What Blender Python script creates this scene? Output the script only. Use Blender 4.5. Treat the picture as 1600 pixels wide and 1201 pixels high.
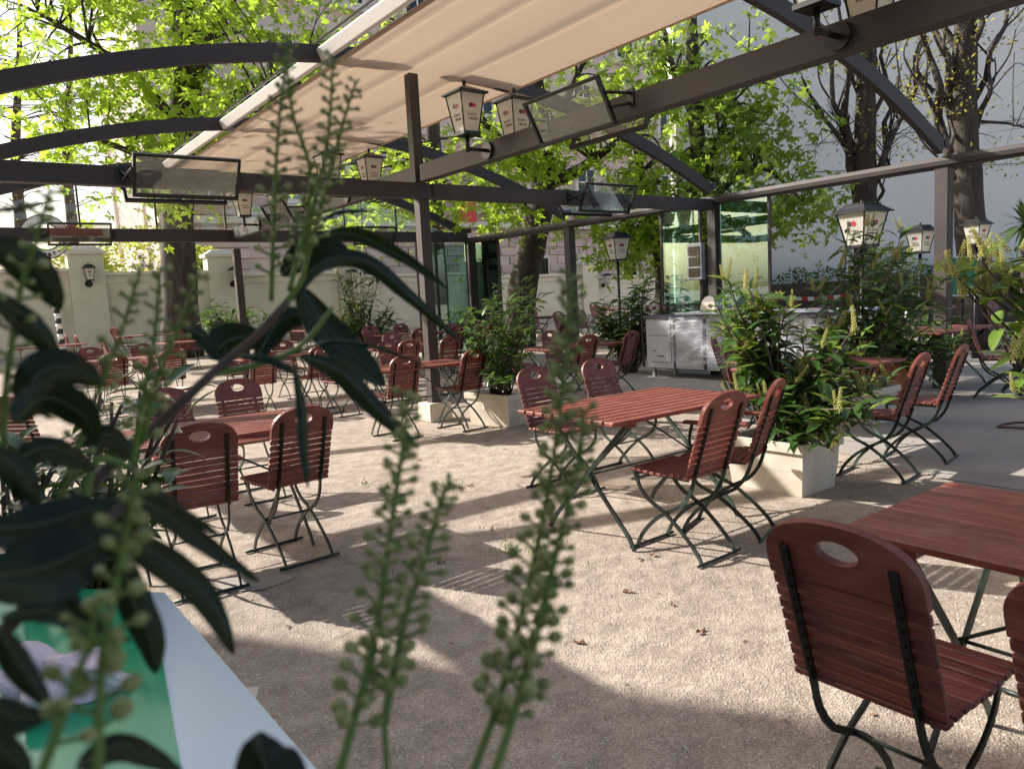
import bpy, bmesh, math, random
import numpy as np
from mathutils import Vector, Matrix
random.seed(7); rng = np.random.default_rng(7)
for o in list(bpy.data.objects): bpy.data.objects.remove(o)
SC = bpy.context.scene; COL = SC.collection
R = math.radians

# ------------------------------------------------------------------ camera
F_PX, CAM_H = 1187.0, 1.40
PITCH, ROLL, YAW = R(6.445), R(3.05), R(36.74)
fw = Vector((0, math.cos(PITCH), -math.sin(PITCH)))
up0 = Vector((0, math.sin(PITCH), math.cos(PITCH))); rt0 = Vector((1, 0, 0))
rt = rt0*math.cos(ROLL) - up0*math.sin(ROLL); up = up0*math.cos(ROLL) + rt0*math.sin(ROLL)
CAM = Vector((0, 0, CAM_H))
cd = bpy.data.cameras.new('camera'); cam = bpy.data.objects.new('camera', cd); COL.objects.link(cam)
mm = Matrix((rt, up, -fw)).transposed().to_4x4(); mm.translation = CAM
cam.matrix_world = mm
cd.sensor_fit = 'HORIZONTAL'; cd.sensor_width = 36; cd.lens = 36*F_PX/1600
cd.clip_start = 0.05; cd.clip_end = 900
cd.dof.use_dof = True; cd.dof.focus_distance = 5.0; cd.dof.aperture_fstop = 7.5
SC.camera = cam

# ------------------------------------------------------------------ world, sun, exposure
SUN_H = Vector((-0.925, 0.37, 0)).normalized(); SUN_EL = R(33)
W = bpy.data.worlds.new('World'); SC.world = W; W.use_nodes = True
nt = W.node_tree; sky = nt.nodes.new('ShaderNodeTexSky'); sky.sky_type = 'NISHITA'; sky.sun_disc = False
sky.sun_elevation = SUN_EL; sky.sun_rotation = math.atan2(SUN_H.x, SUN_H.y)
sky.air_density = 1.0; sky.dust_density = 4.0; sky.ozone_density = 0.8
bg = nt.nodes['Background']; bg.inputs['Strength'].default_value = 0.122
nt.links.new(sky.outputs[0], bg.inputs[0])
sl = bpy.data.lights.new('sun', 'SUN'); sl.energy = 5.0; sl.angle = R(0.55); sl.color = (1.0, 0.945, 0.87)
so = bpy.data.objects.new('sun', sl); COL.objects.link(so)
sdir = (SUN_H*math.cos(SUN_EL) + Vector((0, 0, math.sin(SUN_EL)))).normalized()
so.rotation_euler = sdir.to_track_quat('Z', 'Y').to_euler(); so.location = (-20, 8, 20)
vs = SC.view_settings; vs.view_transform = 'Standard'; vs.look = 'None'; vs.gamma = 1; vs.use_curve_mapping = False
vs.exposure = 0.93
SC.render.engine = 'CYCLES'
SC.cycles.max_bounces = 8; SC.cycles.transparent_max_bounces = 16

# ------------------------------------------------------------------ frames: D2 runs across the pergola, D1 along it
D2 = Vector((math.cos(YAW), math.sin(YAW), 0)); D1 = Vector((-math.sin(YAW), math.cos(YAW), 0)); ZV = Vector((0, 0, 1))
def ground_z(v):                        # the garden rises gently towards the street wall
    t = max(0.0, min(v, 27.0) - 10.0); return 0.034*t
def P(u, v, z=0.0): return D2*u + D1*v + ZV*z
def uv(p): return (p.dot(D2), p.dot(D1))
def ray(x, y): return rt*(x-800) + up*(600.5-y) + fw*F_PX
def at(x, y, z=0.0): d = ray(x, y); return CAM + d*((z-CAM_H)/d.z)
def atY(x, y, Y): d = ray(x, y); return CAM + d*(Y/d.y)
def onv(x, y, v): d = ray(x, y); return CAM + d*(v/d.dot(D1))

# ------------------------------------------------------------------ materials
MATS = {}
def principled(name, col, rough=.5, metal=0.0, spec=.5):
    m = bpy.data.materials.new(name); m.use_nodes = True; n = m.node_tree.nodes['Principled BSDF']
    n.inputs['Base Color'].default_value = (*col, 1); n.inputs['Roughness'].default_value = rough
    n.inputs['Metallic'].default_value = metal; n.inputs['Specular IOR Level'].default_value = spec
    MATS[name] = m; return m
def noise_col(m, stops, scale=8, detail=6, coord='Object', stretch=(1, 1, 1), rnd=0.0, bump=0.0, bscale=None, rough=None, dist=0.0):
    t = m.node_tree; N = t.nodes; L = t.links; b = N['Principled BSDF']
    tc = N.new('ShaderNodeTexCoord'); mp = N.new('ShaderNodeMapping'); mp.inputs['Scale'].default_value = stretch
    if coord == 'World':
        g = N.new('ShaderNodeNewGeometry'); L.new(g.outputs['Position'], mp.inputs['Vector'])
    else: L.new(tc.outputs[coord], mp.inputs['Vector'])
    if rnd:
        oi = N.new('ShaderNodeObjectInfo'); ml = N.new('ShaderNodeMath'); ml.operation = 'MULTIPLY'; ml.inputs[1].default_value = 37.0
        L.new(oi.outputs['Random'], ml.inputs[0]); L.new(ml.outputs[0], mp.inputs['Location'])
    nz = N.new('ShaderNodeTexNoise'); nz.inputs['Scale'].default_value = scale; nz.inputs['Detail'].default_value = detail
    nz.inputs['Roughness'].default_value = .6; nz.inputs['Distortion'].default_value = dist
    L.new(mp.outputs[0], nz.inputs['Vector'])
    cr = N.new('ShaderNodeValToRGB'); e = cr.color_ramp.elements
    while len(e) < len(stops): e.new(.5)
    for k, (p, c) in enumerate(stops): e[k].position = p; e[k].color = (*c, 1)
    L.new(nz.outputs['Fac'], cr.inputs[0]); out = cr.outputs[0]
    if rnd:
        hs = N.new('ShaderNodeHueSaturation'); mr = N.new('ShaderNodeMapRange')
        mr.inputs[3].default_value = 1-rnd; mr.inputs[4].default_value = 1+rnd
        L.new(oi.outputs['Random'], mr.inputs[0]); L.new(mr.outputs[0], hs.inputs['Value']); L.new(out, hs.inputs['Color']); out = hs.outputs[0]
    L.new(out, b.inputs['Base Color'])
    if bump:
        n2 = nz
        if bscale:
            n2 = N.new('ShaderNodeTexNoise'); n2.inputs['Scale'].default_value = bscale; n2.inputs['Detail'].default_value = 5; L.new(mp.outputs[0], n2.inputs['Vector'])
        bp = N.new('ShaderNodeBump'); bp.inputs['Strength'].default_value = bump; bp.inputs['Distance'].default_value = .02
        L.new(n2.outputs['Fac'], bp.inputs['Height']); L.new(bp.outputs[0], b.inputs['Normal'])
    if rough:
        mr2 = N.new('ShaderNodeMapRange'); mr2.inputs[3].default_value = rough[0]; mr2.inputs[4].default_value = rough[1]
        L.new(nz.outputs['Fac'], mr2.inputs[0]); L.new(mr2.outputs[0], b.inputs['Roughness'])
    return m
def leafmat(name, dark, light, trans, fac=.45, rough=.45, spec=.4, scale=3.0):
    m = principled(name, dark, rough, spec=spec); noise_col(m, [(.3, dark), (.7, light)], scale, 3, 'World')
    t = m.node_tree; N = t.nodes; L = t.links; b = N['Principled BSDF']; o = N['Material Output']
    tr = N.new('ShaderNodeBsdfTranslucent'); tr.inputs[0].default_value = (*trans, 1)
    mx = N.new('ShaderNodeMixShader'); mx.inputs[0].default_value = fac
    L.new(b.outputs[0], mx.inputs[1]); L.new(tr.outputs[0], mx.inputs[2]); L.new(mx.outputs[0], o.inputs['Surface']); return m
def glassmat(name, tint, gl=.14, rough=.01, fresnel=True):
    m = bpy.data.materials.new(name); m.use_nodes = True; t = m.node_tree; N = t.nodes; L = t.links; N.remove(N['Principled BSDF'])
    tr = N.new('ShaderNodeBsdfTransparent'); tr.inputs[0].default_value = (*tint, 1)
    g = N.new('ShaderNodeBsdfGlossy'); g.inputs['Roughness'].default_value = rough; g.inputs['Color'].default_value = (.9, .97, .95, 1)
    fr = N.new('ShaderNodeFresnel'); fr.inputs[0].default_value = 1.5
    ad = N.new('ShaderNodeMath'); ad.operation = 'ADD'; ad.inputs[1].default_value = gl; ad.use_clamp = True
    mx = N.new('ShaderNodeMixShader'); (L.new(fr.outputs[0], ad.inputs[0]) if fresnel else ad.inputs.__getitem__(0).__setattr__('default_value', 0.0)); L.new(ad.outputs[0], mx.inputs[0])
    L.new(tr.outputs[0], mx.inputs[1]); L.new(g.outputs[0], mx.inputs[2]); L.new(mx.outputs[0], N['Material Output'].inputs['Surface'])
    MATS[name] = m; return m

noise_col(principled('wood', (.25, .06, .04), .42), [(.25, (.115, .027, .019)), (.5, (.185, .046, .032)), (.78, (.275, .084, .059))], 5, 8, 'Object', (1.2, 14, 14), rnd=.22, bump=.12, rough=(.34, .58))
t = MATS['wood'].node_tree; N = t.nodes; L = t.links; bb = N['Principled BSDF']; src = bb.inputs['Base Color'].links[0].from_socket      # sun-faded, worn patches
g = N.new('ShaderNodeNewGeometry'); wn = N.new('ShaderNodeTexNoise'); wn.inputs['Scale'].default_value = 6.5; wn.inputs['Detail'].default_value = 9; wn.inputs['Roughness'].default_value = .7; L.new(g.outputs['Position'], wn.inputs['Vector'])
wr = N.new('ShaderNodeMapRange'); wr.inputs[1].default_value = .50; wr.inputs[2].default_value = .78; wr.inputs[3].default_value = 0; wr.inputs[4].default_value = .55; L.new(wn.outputs['Fac'], wr.inputs[0])
wm_ = N.new('ShaderNodeMix'); wm_.data_type = 'RGBA'; L.new(wr.outputs[0], wm_.inputs[0]); L.new(src, wm_.inputs[6]); wm_.inputs[7].default_value = (.36, .17, .13, 1); L.new(wm_.outputs[2], bb.inputs['Base Color'])
noise_col(principled('iron', (.02, .025, .022), .45, .3), [(.38, (.012, .016, .015)), (.52, (.022, .034, .028)), (.66, (.075, .135, .10))], 3.5, 5, 'World', rnd=.15)
noise_col(principled('strap', (.01, .01, .01), .4, .4), [(.3, (.006, .007, .007)), (.7, (.02, .02, .02))], 10)
noise_col(principled('bronze', (.085, .07, .064), .5, 0, .35), [(.3, (.043, .034, .031)), (.7, (.066, .054, .049))], 1.3, 4, 'World', rough=(.5, .68))
noise_col(principled('plastic_cream', (.62, .56, .46), .5), [(.25, (.50, .44, .35)), (.6, (.66, .60, .50)), (.8, (.70, .65, .55))], 5, 6, 'Object', bump=.05)
noise_col(principled('terracotta', (.5, .16, .07), .6), [(.3, (.42, .12, .05)), (.7, (.55, .19, .085))], 6)
noise_col(principled('soil', (.03, .02, .015), .95), [(.3, (.018, .012, .009)), (.7, (.06, .042, .03))], 30, bump=.8)
noise_col(principled('plaster_cream', (.62, .57, .47), .85), [(.3, (.52, .48, .39)), (.6, (.62, .575, .48)), (.8, (.66, .62, .53))], 1.1, 8, 'World', bump=.08, bscale=30)
noise_col(principled('plaster_pink', (.55, .42, .40), .9), [(.3, (.46, .35, .33)), (.55, (.56, .44, .415)), (.8, (.62, .50, .46))], .9, 9, 'World', rnd=.06, bump=.35, bscale=9)
noise_col(principled('plaster_smooth', (.6, .5, .46), .9), [(.3, (.54, .45, .41)), (.8, (.64, .55, .50))], .5, 8, 'World')
noise_col(principled('plaster_white', (.72, .72, .72), .9), [(.25, (.74, .73, .70)), (.55, (.83, .82, .79)), (.8, (.86, .85, .82))], .22, 9, 'World', stretch=(1, 1, .5), bump=.05, bscale=12)
noise_col(principled('stone_trim', (.66, .62, .55), .8), [(.3, (.58, .54, .47)), (.8, (.70, .66, .59))], 2, 6, 'World')
noise_col(principled('concrete', (.27, .25, .235), .85), [(.2, (.25, .225, .20)), (.5, (.33, .30, .268)), (.8, (.39, .355, .315))], 1.4, 9, 'World', bump=.25, bscale=60)
noise_col(principled('bark', (.06, .045, .035), .9), [(.3, (.026, .019, .015)), (.55, (.060, .046, .036)), (.75, (.115, .092, .072))], 9, 9, 'Object', (1, 1, .22), bump=1.0, dist=.6)
noise_col(principled('twig', (.08, .055, .04), .8), [(.3, (.05, .035, .025)), (.7, (.12, .09, .07))], 30)
noise_col(principled('laurel_branch', (.09, .06, .045), .7), [(.3, (.05, .033, .025)), (.7, (.13, .095, .075))], 40, bump=.3)
principled('spike_stem', (.12, .21, .035), .5); principled('midrib', (.05, .075, .025), .5)
leafmat('bud', (.17, .23, .06), (.50, .50, .21), (.3, .4, .1), .15, .5, scale=90)
leafmat('blossom', (.42, .42, .13), (.62, .58, .24), (.6, .6, .2), .35, .6, scale=50)
leafmat('laurel_leaf', (.022, .055, .016), (.055, .115, .026), (.16, .30, .03), .20, .28, .5, scale=9)
leafmat('laurel_young', (.10, .19, .03), (.17, .27, .05), (.35, .50, .06), .35, .35, .45, scale=9)
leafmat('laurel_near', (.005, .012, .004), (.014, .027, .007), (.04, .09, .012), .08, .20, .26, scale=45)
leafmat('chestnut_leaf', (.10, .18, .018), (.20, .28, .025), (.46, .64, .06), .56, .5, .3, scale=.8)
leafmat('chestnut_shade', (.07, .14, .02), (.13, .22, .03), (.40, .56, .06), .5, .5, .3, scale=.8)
leafmat('spring_leaf', (.20, .20, .03), (.32, .28, .05), (.5, .48, .08), .45, .6, .3, scale=2)
leafmat('hedge_leaf', (.03, .07, .015), (.07, .13, .025), (.15, .28, .03), .3, .5, .3, scale=3)
leafmat('bush_leaf', (.18, .24, .025), (.34, .36, .04), (.55, .62, .07), .45, .5, .3, scale=2)
leafmat('grass', (.05, .11, .02), (.12, .19, .04), (.2, .35, .05), .35, .6, .3, scale=20)
leafmat('yucca_leaf', (.03, .06, .02), (.06, .10, .03), (.1, .18, .04), .2, .4, .4, scale=4)
noise_col(principled('dry_leaf', (.2, .1, .06), .8), [(.3, (.13, .06, .035)), (.7, (.32, .2, .13))], 20)
principled('black_metal', (.012, .012, .013), .4, .2); principled('heater_frame', (.014, .013, .013), .42, .3)
principled('steel', (.42, .43, .45), .32, .85); principled('white_paint', (.76, .75, .72), .45)
noise_col(principled('counter_panel', (.5, .52, .56), .4), [(.3, (.30, .32, .36)), (.7, (.42, .44, .48))], 2.5, 5, 'Object')
principled('grey_trim', (.26, .27, .28), .5); principled('dark_glass', (.012, .015, .018), .08); principled('navy', (.02, .022, .05), .4)
principled('red_paint', (.55, .04, .035), .5); principled('emblem_red', (.42, .03, .04), .5); principled('emblem_dark', (.03, .035, .06), .5)
principled('ink', (.03, .028, .026), .6); principled('sign_green', (.0, .20, .11), .4); principled('bottle_plastic', (.8, .85, .9), .15)
principled('gloss_green', (.02, .34, .17), .12, 0, .6); principled('gloss_white', (.62, .72, .80), .16, 0, .6)
noise_col(principled('tissue', (.72, .62, .68), .9), [(.3, (.62, .52, .60)), (.7, (.8, .72, .76))], 15)
principled('stone_light', (.6, .56, .48), .9); principled('rubber', (.1, .05, .04), .6)
glassmat('windscreen_glass', (.66, .87, .80), .11); glassmat('clear_glass', (.95, .96, .96), .05, .01, False); glassmat('heater_glass', (.84, .83, .81), .09, .02, False)
# milky lantern pane
m = principled('lantern_pane', (.80, .78, .70), .25); t = m.node_tree; N = t.nodes; tr = N.new('ShaderNodeBsdfTranslucent'); tr.inputs[0].default_value = (.9, .86, .74, 1)
mx = N.new('ShaderNodeMixShader'); mx.inputs[0].default_value = .5
t.links.new(N['Principled BSDF'].outputs[0], mx.inputs[1]); t.links.new(tr.outputs[0], mx.inputs[2]); t.links.new(mx.outputs[0], N['Material Output'].inputs['Surface'])
# cling film
m = bpy.data.materials.new('cling_film'); m.use_nodes = True; MATS['cling_film'] = m; t = m.node_tree; N = t.nodes; L = t.links
b = N['Principled BSDF']; b.inputs['Base Color'].default_value = (.42, .44, .48, 1); b.inputs['Roughness'].default_value = .38
tr = N.new('ShaderNodeBsdfTransparent'); mx = N.new('ShaderNodeMixShader')
tcn = N.new('ShaderNodeTexCoord'); mpn = N.new('ShaderNodeMapping'); mpn.inputs['Scale'].default_value = (1, 1, 5); mpn.inputs['Rotation'].default_value = (0.3, 0, 0.2)
nz = N.new('ShaderNodeTexNoise'); nz.inputs['Scale'].default_value = 3; nz.inputs['Detail'].default_value = 6; nz.inputs['Distortion'].default_value = 1.2
mr = N.new('ShaderNodeMapRange'); mr.inputs[1].default_value = .35; mr.inputs[2].default_value = .7; mr.inputs[3].default_value = .12; mr.inputs[4].default_value = .62
bp = N.new('ShaderNodeBump'); bp.inputs['Strength'].default_value = .9; bp.inputs['Distance'].default_value = .05
L.new(tcn.outputs['Object'], mpn.inputs[0]); L.new(mpn.outputs[0], nz.inputs['Vector']); L.new(nz.outputs['Fac'], mr.inputs[0]); L.new(mr.outputs[0], mx.inputs[0])
L.new(nz.outputs['Fac'], bp.inputs['Height']); L.new(bp.outputs[0], b.inputs['Normal'])
L.new(tr.outputs[0], mx.inputs[1]); L.new(b.outputs[0], mx.inputs[2]); L.new(mx.outputs[0], N['Material Output'].inputs['Surface'])
# awning cloth: fine ribs along the roof, lets light through
m = principled('awning_cloth', (.62, .44, .30), .9); t = m.node_tree; N = t.nodes; L = t.links; b = N['Principled BSDF']
tcn = N.new('ShaderNodeTexCoord'); wv = N.new('ShaderNodeTexWave'); wv.bands_direction = 'X'; wv.inputs['Scale'].default_value = 7.5; wv.inputs['Distortion'].default_value = .15
cr = N.new('ShaderNodeValToRGB'); cr.color_ramp.elements[0].color = (.50, .39, .29, 1); cr.color_ramp.elements[1].color = (.60, .48, .365, 1)
L.new(tcn.outputs['Object'], wv.inputs['Vector']); L.new(wv.outputs['Fac'], cr.inputs[0]); L.new(cr.outputs[0], b.inputs['Base Color'])
bp = N.new('ShaderNodeBump'); bp.inputs['Strength'].default_value = .25; bp.inputs['Distance'].default_value = .02; L.new(wv.outputs['Fac'], bp.inputs['Height']); L.new(bp.outputs[0], b.inputs['Normal'])
tr = N.new('ShaderNodeBsdfTranslucent'); tr.inputs[0].default_value = (.56, .42, .30, 1); mx = N.new('ShaderNodeMixShader'); mx.inputs[0].default_value = .34
L.new(b.outputs[0], mx.inputs[1]); L.new(tr.outputs[0], mx.inputs[2]); L.new(mx.outputs[0], N['Material Output'].inputs['Surface'])
# gravel ground
m = principled('gravel', (.4, .33, .27), .95, 0, .25); t = m.node_tree; N = t.nodes; L = t.links; b = N['Principled BSDF']
g = N.new('ShaderNodeNewGeometry')
def nz_(scale, det, ro=.6):
    n = N.new('ShaderNodeTexNoise'); n.inputs['Scale'].default_value = scale; n.inputs['Detail'].default_value = det; n.inputs['Roughness'].default_value = ro
    L.new(g.outputs['Position'], n.inputs['Vector']); return n
big = nz_(.55, 6); mid = nz_(7, 5); vo = N.new('ShaderNodeTexVoronoi'); vo.inputs['Scale'].default_value = 165; L.new(g.outputs['Position'], vo.inputs['Vector'])
cr = N.new('ShaderNodeValToRGB'); e = cr.color_ramp.elements; e[0].position = .3; e[0].color = (.35, .295, .245, 1); e[1].position = .72; e[1].color = (.49, .42, .35, 1)
L.new(big.outputs['Fac'], cr.inputs[0])
cr2 = N.new('ShaderNodeValToRGB'); e = cr2.color_ramp.elements; e[0].position = .32; e[0].color = (.62, .60, .58, 1); e[1].position = .66; e[1].color = (1.10, 1.08, 1.06, 1); L.new(mid.outputs['Fac'], cr2.inputs[0])
sep = N.new('ShaderNodeSeparateColor'); L.new(vo.outputs['Color'], sep.inputs[0])
mr = N.new('ShaderNodeMapRange'); mr.inputs[3].default_value = .62; mr.inputs[4].default_value = 1.22; L.new(sep.outputs[0], mr.inputs[0])
m1 = N.new('ShaderNodeMix'); m1.data_type = 'RGBA'; m1.blend_type = 'MULTIPLY'; m1.inputs[0].default_value = .75; L.new(cr.outputs[0], m1.inputs[6]); L.new(cr2.outputs[0], m1.inputs[7])
m2 = N.new('ShaderNodeMix'); m2.data_type = 'RGBA'; m2.blend_type = 'MULTIPLY'; m2.inputs[0].default_value = .8; L.new(m1.outputs[2], m2.inputs[6]); L.new(mr.outputs[0], m2.inputs[7])
L.new(m2.outputs[2], b.inputs['Base Color'])
bp = N.new('ShaderNodeBump'); bp.inputs['Strength'].default_value = .6; bp.inputs['Distance'].default_value = .006; L.new(vo.outputs['Distance'], bp.inputs['Height']); bp.invert = True
bp2 = N.new('ShaderNodeBump'); bp2.inputs['Strength'].default_value = .5; bp2.inputs['Distance'].default_value = .05; L.new(mid.outputs['Fac'], bp2.inputs['Height']); L.new(bp.outputs[0], bp2.inputs['Normal']); L.new(bp2.outputs[0], b.inputs['Normal'])

# ------------------------------------------------------------------ mesh helpers
class MB:
    def __init__(s): s.v = []; s.f = []
    def box(s, c, size, ax=(Vector((1, 0, 0)), Vector((0, 1, 0)), ZV), taper=(1, 1)):
        i = len(s.v); c = Vector(c); x, y, z = ax
        for k in (-1, 1):
            t = taper[0] if k < 0 else taper[1]
            for a, b_ in ((-1, -1), (1, -1), (1, 1), (-1, 1)):
                s.v.append(c + x*(a*size[0]/2*t) + y*(b_*size[1]/2*t) + z*(k*size[2]/2))
        s.f += [(i+3, i+2, i+1, i), (i+4, i+5, i+6, i+7)] + [(i+k, i+(k+1) % 4, i+4+(k+1) % 4, i+4+k) for k in range(4)]
        return s
    def tube(s, pts, r, n=6, ref=None, cap=True):
        pts = [Vector(p) for p in pts]; rs = r if isinstance(r, (list, tuple)) else [r]*len(pts)
        return s.sweep(pts, [[(math.cos(2*math.pi*k/n)*q, math.sin(2*math.pi*k/n)*q) for k in range(n)] for q in rs], ref, cap)
    def bar(s, pts, w, h, ref):
        sec = [(-w/2, -h/2), (w/2, -h/2), (w/2, h/2), (-w/2, h/2)]
        return s.sweep([Vector(p) for p in pts], [sec]*len(pts), ref, True)
    def sweep(s, pts, secs, ref=None, cap=True):
        n = len(secs[0]); i0 = len(s.v); prev = None
        for k, p in enumerate(pts):
            d = (pts[min(k+1, len(pts)-1)] - pts[max(k-1, 0)]).normalized()
            if ref is not None: a = Vector(ref)
            elif prev is not None: a = prev
            else: a = Vector((0, 0, 1)) if abs(d.z) < .9 else Vector((1, 0, 0))
            a = (a - d*a.dot(d)).normalized(); b_ = d.cross(a); prev = a
            for q in secs[k]: s.v.append(p + a*q[0] + b_*q[1])
        for k in range(len(pts)-1):
            for j in range(n):
                a0 = i0+k*n+j; a1 = i0+k*n+(j+1) % n; s.f.append((a0, a1, a1+n, a0+n))
        if cap:
            s.f.append(tuple(i0+j for j in reversed(range(n)))); s.f.append(tuple(i0+(len(pts)-1)*n+j for j in range(n)))
        return s
    def poly(s, pts):
        i = len(s.v); s.v += [Vector(p) for p in pts]; s.f.append(tuple(range(i, i+len(pts)))); return s
    def disc(s, c, nrm, r, th, n=16):
        nrm = Vector(nrm).normalized(); return s.tube([Vector(c)-nrm*th/2, Vector(c)+nrm*th/2], r, n)
    def mesh(s, name, mat, smooth=False, bev=0):
        me = bpy.data.meshes.new(name); me.from_pydata([tuple(v) for v in s.v], [], s.f)
        if bev:
            bm = bmesh.new(); bm.from_mesh(me); bmesh.ops.bevel(bm, geom=bm.edges[:], offset=bev, segments=1, affect='EDGES', clamp_overlap=True); bm.to_mesh(me); bm.free()
        me.materials.append(MATS[mat])
        if smooth: me.shade_smooth()
        me.update(); return me
    def build(s, name, mat, parent=None, smooth=False, bev=0):
        return link(name, s.mesh(name, mat, smooth, bev), parent)
def link(name, me, parent=None, loc=None, rot=None):
    o = bpy.data.objects.new(name, me); COL.objects.link(o)
    if parent is not None: o.parent = parent
    if loc is not None: o.location = loc
    if rot is not None: o.rotation_euler = rot
    return o
def tag(o, label=None, cat=None, group=None, kind=None):
    if label: o['label'] = label
    if cat: o['category'] = cat
    if group: o['group'] = group
    if kind: o['kind'] = kind
    return o
def thing(name, label, cat, loc=(0, 0, 0), rz=0.0, group=None):
    o = link(name, None); o.location = loc; o.rotation_euler = (0, 0, rz); o.empty_display_size = .1
    return tag(o, label, cat, group)
def copy_tree(o, parent=None):
    c = o.copy(); COL.objects.link(c); c.parent = parent
    for ch in o.children: copy_tree(ch, c)
    return c
def inst(src, loc, rz, label, group=None):
    c = copy_tree(src); c.location = loc; c.rotation_euler = (0, 0, rz); c['label'] = label
    if group: c['group'] = group
    return c
def npmesh(name, V, Fq, mat, smooth=False):
    me = bpy.data.meshes.new(name); me.from_pydata(V.tolist(), [], Fq.tolist()); me.materials.append(MATS[mat])
    if smooth: me.shade_smooth()
    return me
def unit(v): return v/np.maximum(np.linalg.norm(v, axis=-1, keepdims=True), 1e-9)
def rand_unit(n): return unit(rng.normal(size=(n, 3)))
def diamonds(base, axis, side, length, width):       # one four-cornered leaf per row
    n = len(base); L = length[:, None]; Wd = width[:, None]
    V = np.stack([base, base+axis*L*.5+side*Wd*.5, base+axis*L, base+axis*L*.5-side*Wd*.5], 1).reshape(-1, 3)
    return V, np.arange(4*n).reshape(n, 4)
def scatter_leaves(name, pts, mat, parent, size=.1, wid=.5, droop=.3, seed_up=.3):
    n = len(pts); ax = rand_unit(n); ax[:, 2] = ax[:, 2]*.6 - droop; ax = unit(ax)
    sd = unit(np.cross(ax, rand_unit(n))); ln = size*rng.uniform(.7, 1.3, n)
    V, Fq = diamonds(pts, ax, sd, ln, ln*wid); o = link(name, npmesh(name, V, Fq, mat), parent); o['kind'] = 'stuff'; return o
def palmate(name, pts, mat, parent, size=.2, k=5):
    n = len(pts); nrm = rand_unit(n)*.75; nrm[:, 2] += .65; nrm = unit(nrm)
    a = unit(np.cross(nrm, rand_unit(n))); b_ = np.cross(nrm, a); B = []; A = []; S = []; Ls = []
    sz = size*rng.uniform(.42, 1.25, n)
    for j in range(k):
        th = (j-(k-1)/2)*1.05 + rng.normal(0, .12, n)
        ax = a*np.cos(th)[:, None] + b_*np.sin(th)[:, None] - nrm*0.0; ax[:, 2] -= .38; ax = unit(ax)
        B.append(pts); A.append(ax); S.append(unit(np.cross(ax, nrm))); Ls.append(sz*(1-.16*abs(j-(k-1)/2)))
    B, A, S, Ls = (np.concatenate(q) for q in (B, A, S, Ls))
    V, Fq = diamonds(B, A, S, Ls, Ls*.42); o = link(name, npmesh(name, V, Fq, mat), parent); o['kind'] = 'stuff'; return o

# ------------------------------------------------------------------ ground and hard surfaces
us = [-300, -80, -30, -15, -8, 0, 8, 15, 25, 40, 80, 300]; vsx = [-300, -60, -20, -5, 0, 5, 9, 10, 11, 13, 16, 20, 24, 26, 27, 28, 40, 80, 300]
b = MB(); b.v = [P(u, v, ground_z(v)) for v in vsx for u in us]
b.f = [(j*len(us)+i, j*len(us)+i+1, (j+1)*len(us)+i+1, (j+1)*len(us)+i) for j in range(len(vsx)-1) for i in range(len(us)-1)]
tag(b.build('ground', 'gravel'), kind='structure')
b = MB(); pu = (5.25, 14.0)          # concrete walk under the right-hand bay
e0 = [(5.35, -2.0), (5.45, 2.35), (6.1, 4.2), (7.3, 6.0), (7.9, 7.6), (8.0, 9.9), (14, 9.9), (14, -2.0)]
b.v = [P(u, v, .004) for u, v in e0]; b.f = [tuple(range(len(e0)-1, -1, -1))]
tag(b.build('concrete_walk', 'concrete'), kind='structure')
c = at(392, 911); b = MB(); b.poly([c + Vector((math.cos(a)*.19*(1+.2*math.sin(3*a)), math.sin(a)*.13*(1+.15*math.cos(2*a)), .004)) for a in np.linspace(0, 2*math.pi, 20)[:-1]])
tag(b.build('mortar_patch', 'concrete'), kind='structure')

# ------------------------------------------------------------------ pergola
UR, UG, UL, VC, BAY = 4.65, 9.98, -.68, 7.80, 3.45
ZA0, ZA1, ZB0, ZB1, ZG0, ZG1 = 2.60, 2.775, 2.782, 2.975, 2.73, 2.95
VK = [VC+2*BAY, VC+BAY, VC, VC-BAY, VC-2*BAY, VC-3*BAY]
AX = (D2, D1, ZV)
perg = thing('pergola', 'large brown metal garden pergola with curved rafters and tie beams over the tables', 'pergola', P(UR, VC))
def pp(mb, name, mat='bronze', bev=.006, parent=perg):
    o = mb.build(name, mat, None, False, bev); o.parent = parent; o.matrix_parent_inverse = Matrix.Translation(-Vector(perg.location)) if parent == perg else Matrix()
    return o
for k, v in enumerate(VK):           # posts under the right gutter
    pp(MB().box(P(UG, v, ZG0/2+ground_z(v)/2), (.16, .16, ZG0-ground_z(v)), AX), 'post')
for v in (VC, VK[0]):                # posts on the middle line, up to the ridge
    z1 = 4.0 if v == VC else 2.72; z0 = ground_z(v)
    pp(MB().box(P(UR, v, (z0+ZA0)/2), (.13, .13, ZA0-z0), AX), 'post')
    if v == VC: pp(MB().box(P(UR-.02, v+.02, (ZA1+z1)/2+.002), (.12, .12, z1-ZA1-.004), AX), 'king_post')
pp(MB().box(P(UR, VC, .11), (.31, .31, .22), AX, (1, .96)), 'post_base', 'plastic_cream', .012)
for v in (VC,):
    pp(MB().box(P((UL+UR)/2-.0, v-.02, (ZA0+ZA1)/2), (UR-UL-.14, .12, ZA1-ZA0), AX), 'tie_beam')
    pp(MB().box(P((UG+UR)/2, v-.02, (ZA0+ZA1)/2), (UG-UR-.24, .12, ZA1-ZA0), AX), 'tie_beam')
    pp(MB().box(P(UR, v-.02, (ZA0+ZA1)/2), (.16, .135, ZA1-ZA0+.006), AX), 'beam_sleeve')
pp(MB().box(P((UL+UG)/2, VK[0], (ZG0+ZG1)/2), (UG-UL-.17, .12, ZG1-ZG0), AX), 'tie_beam')
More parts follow.
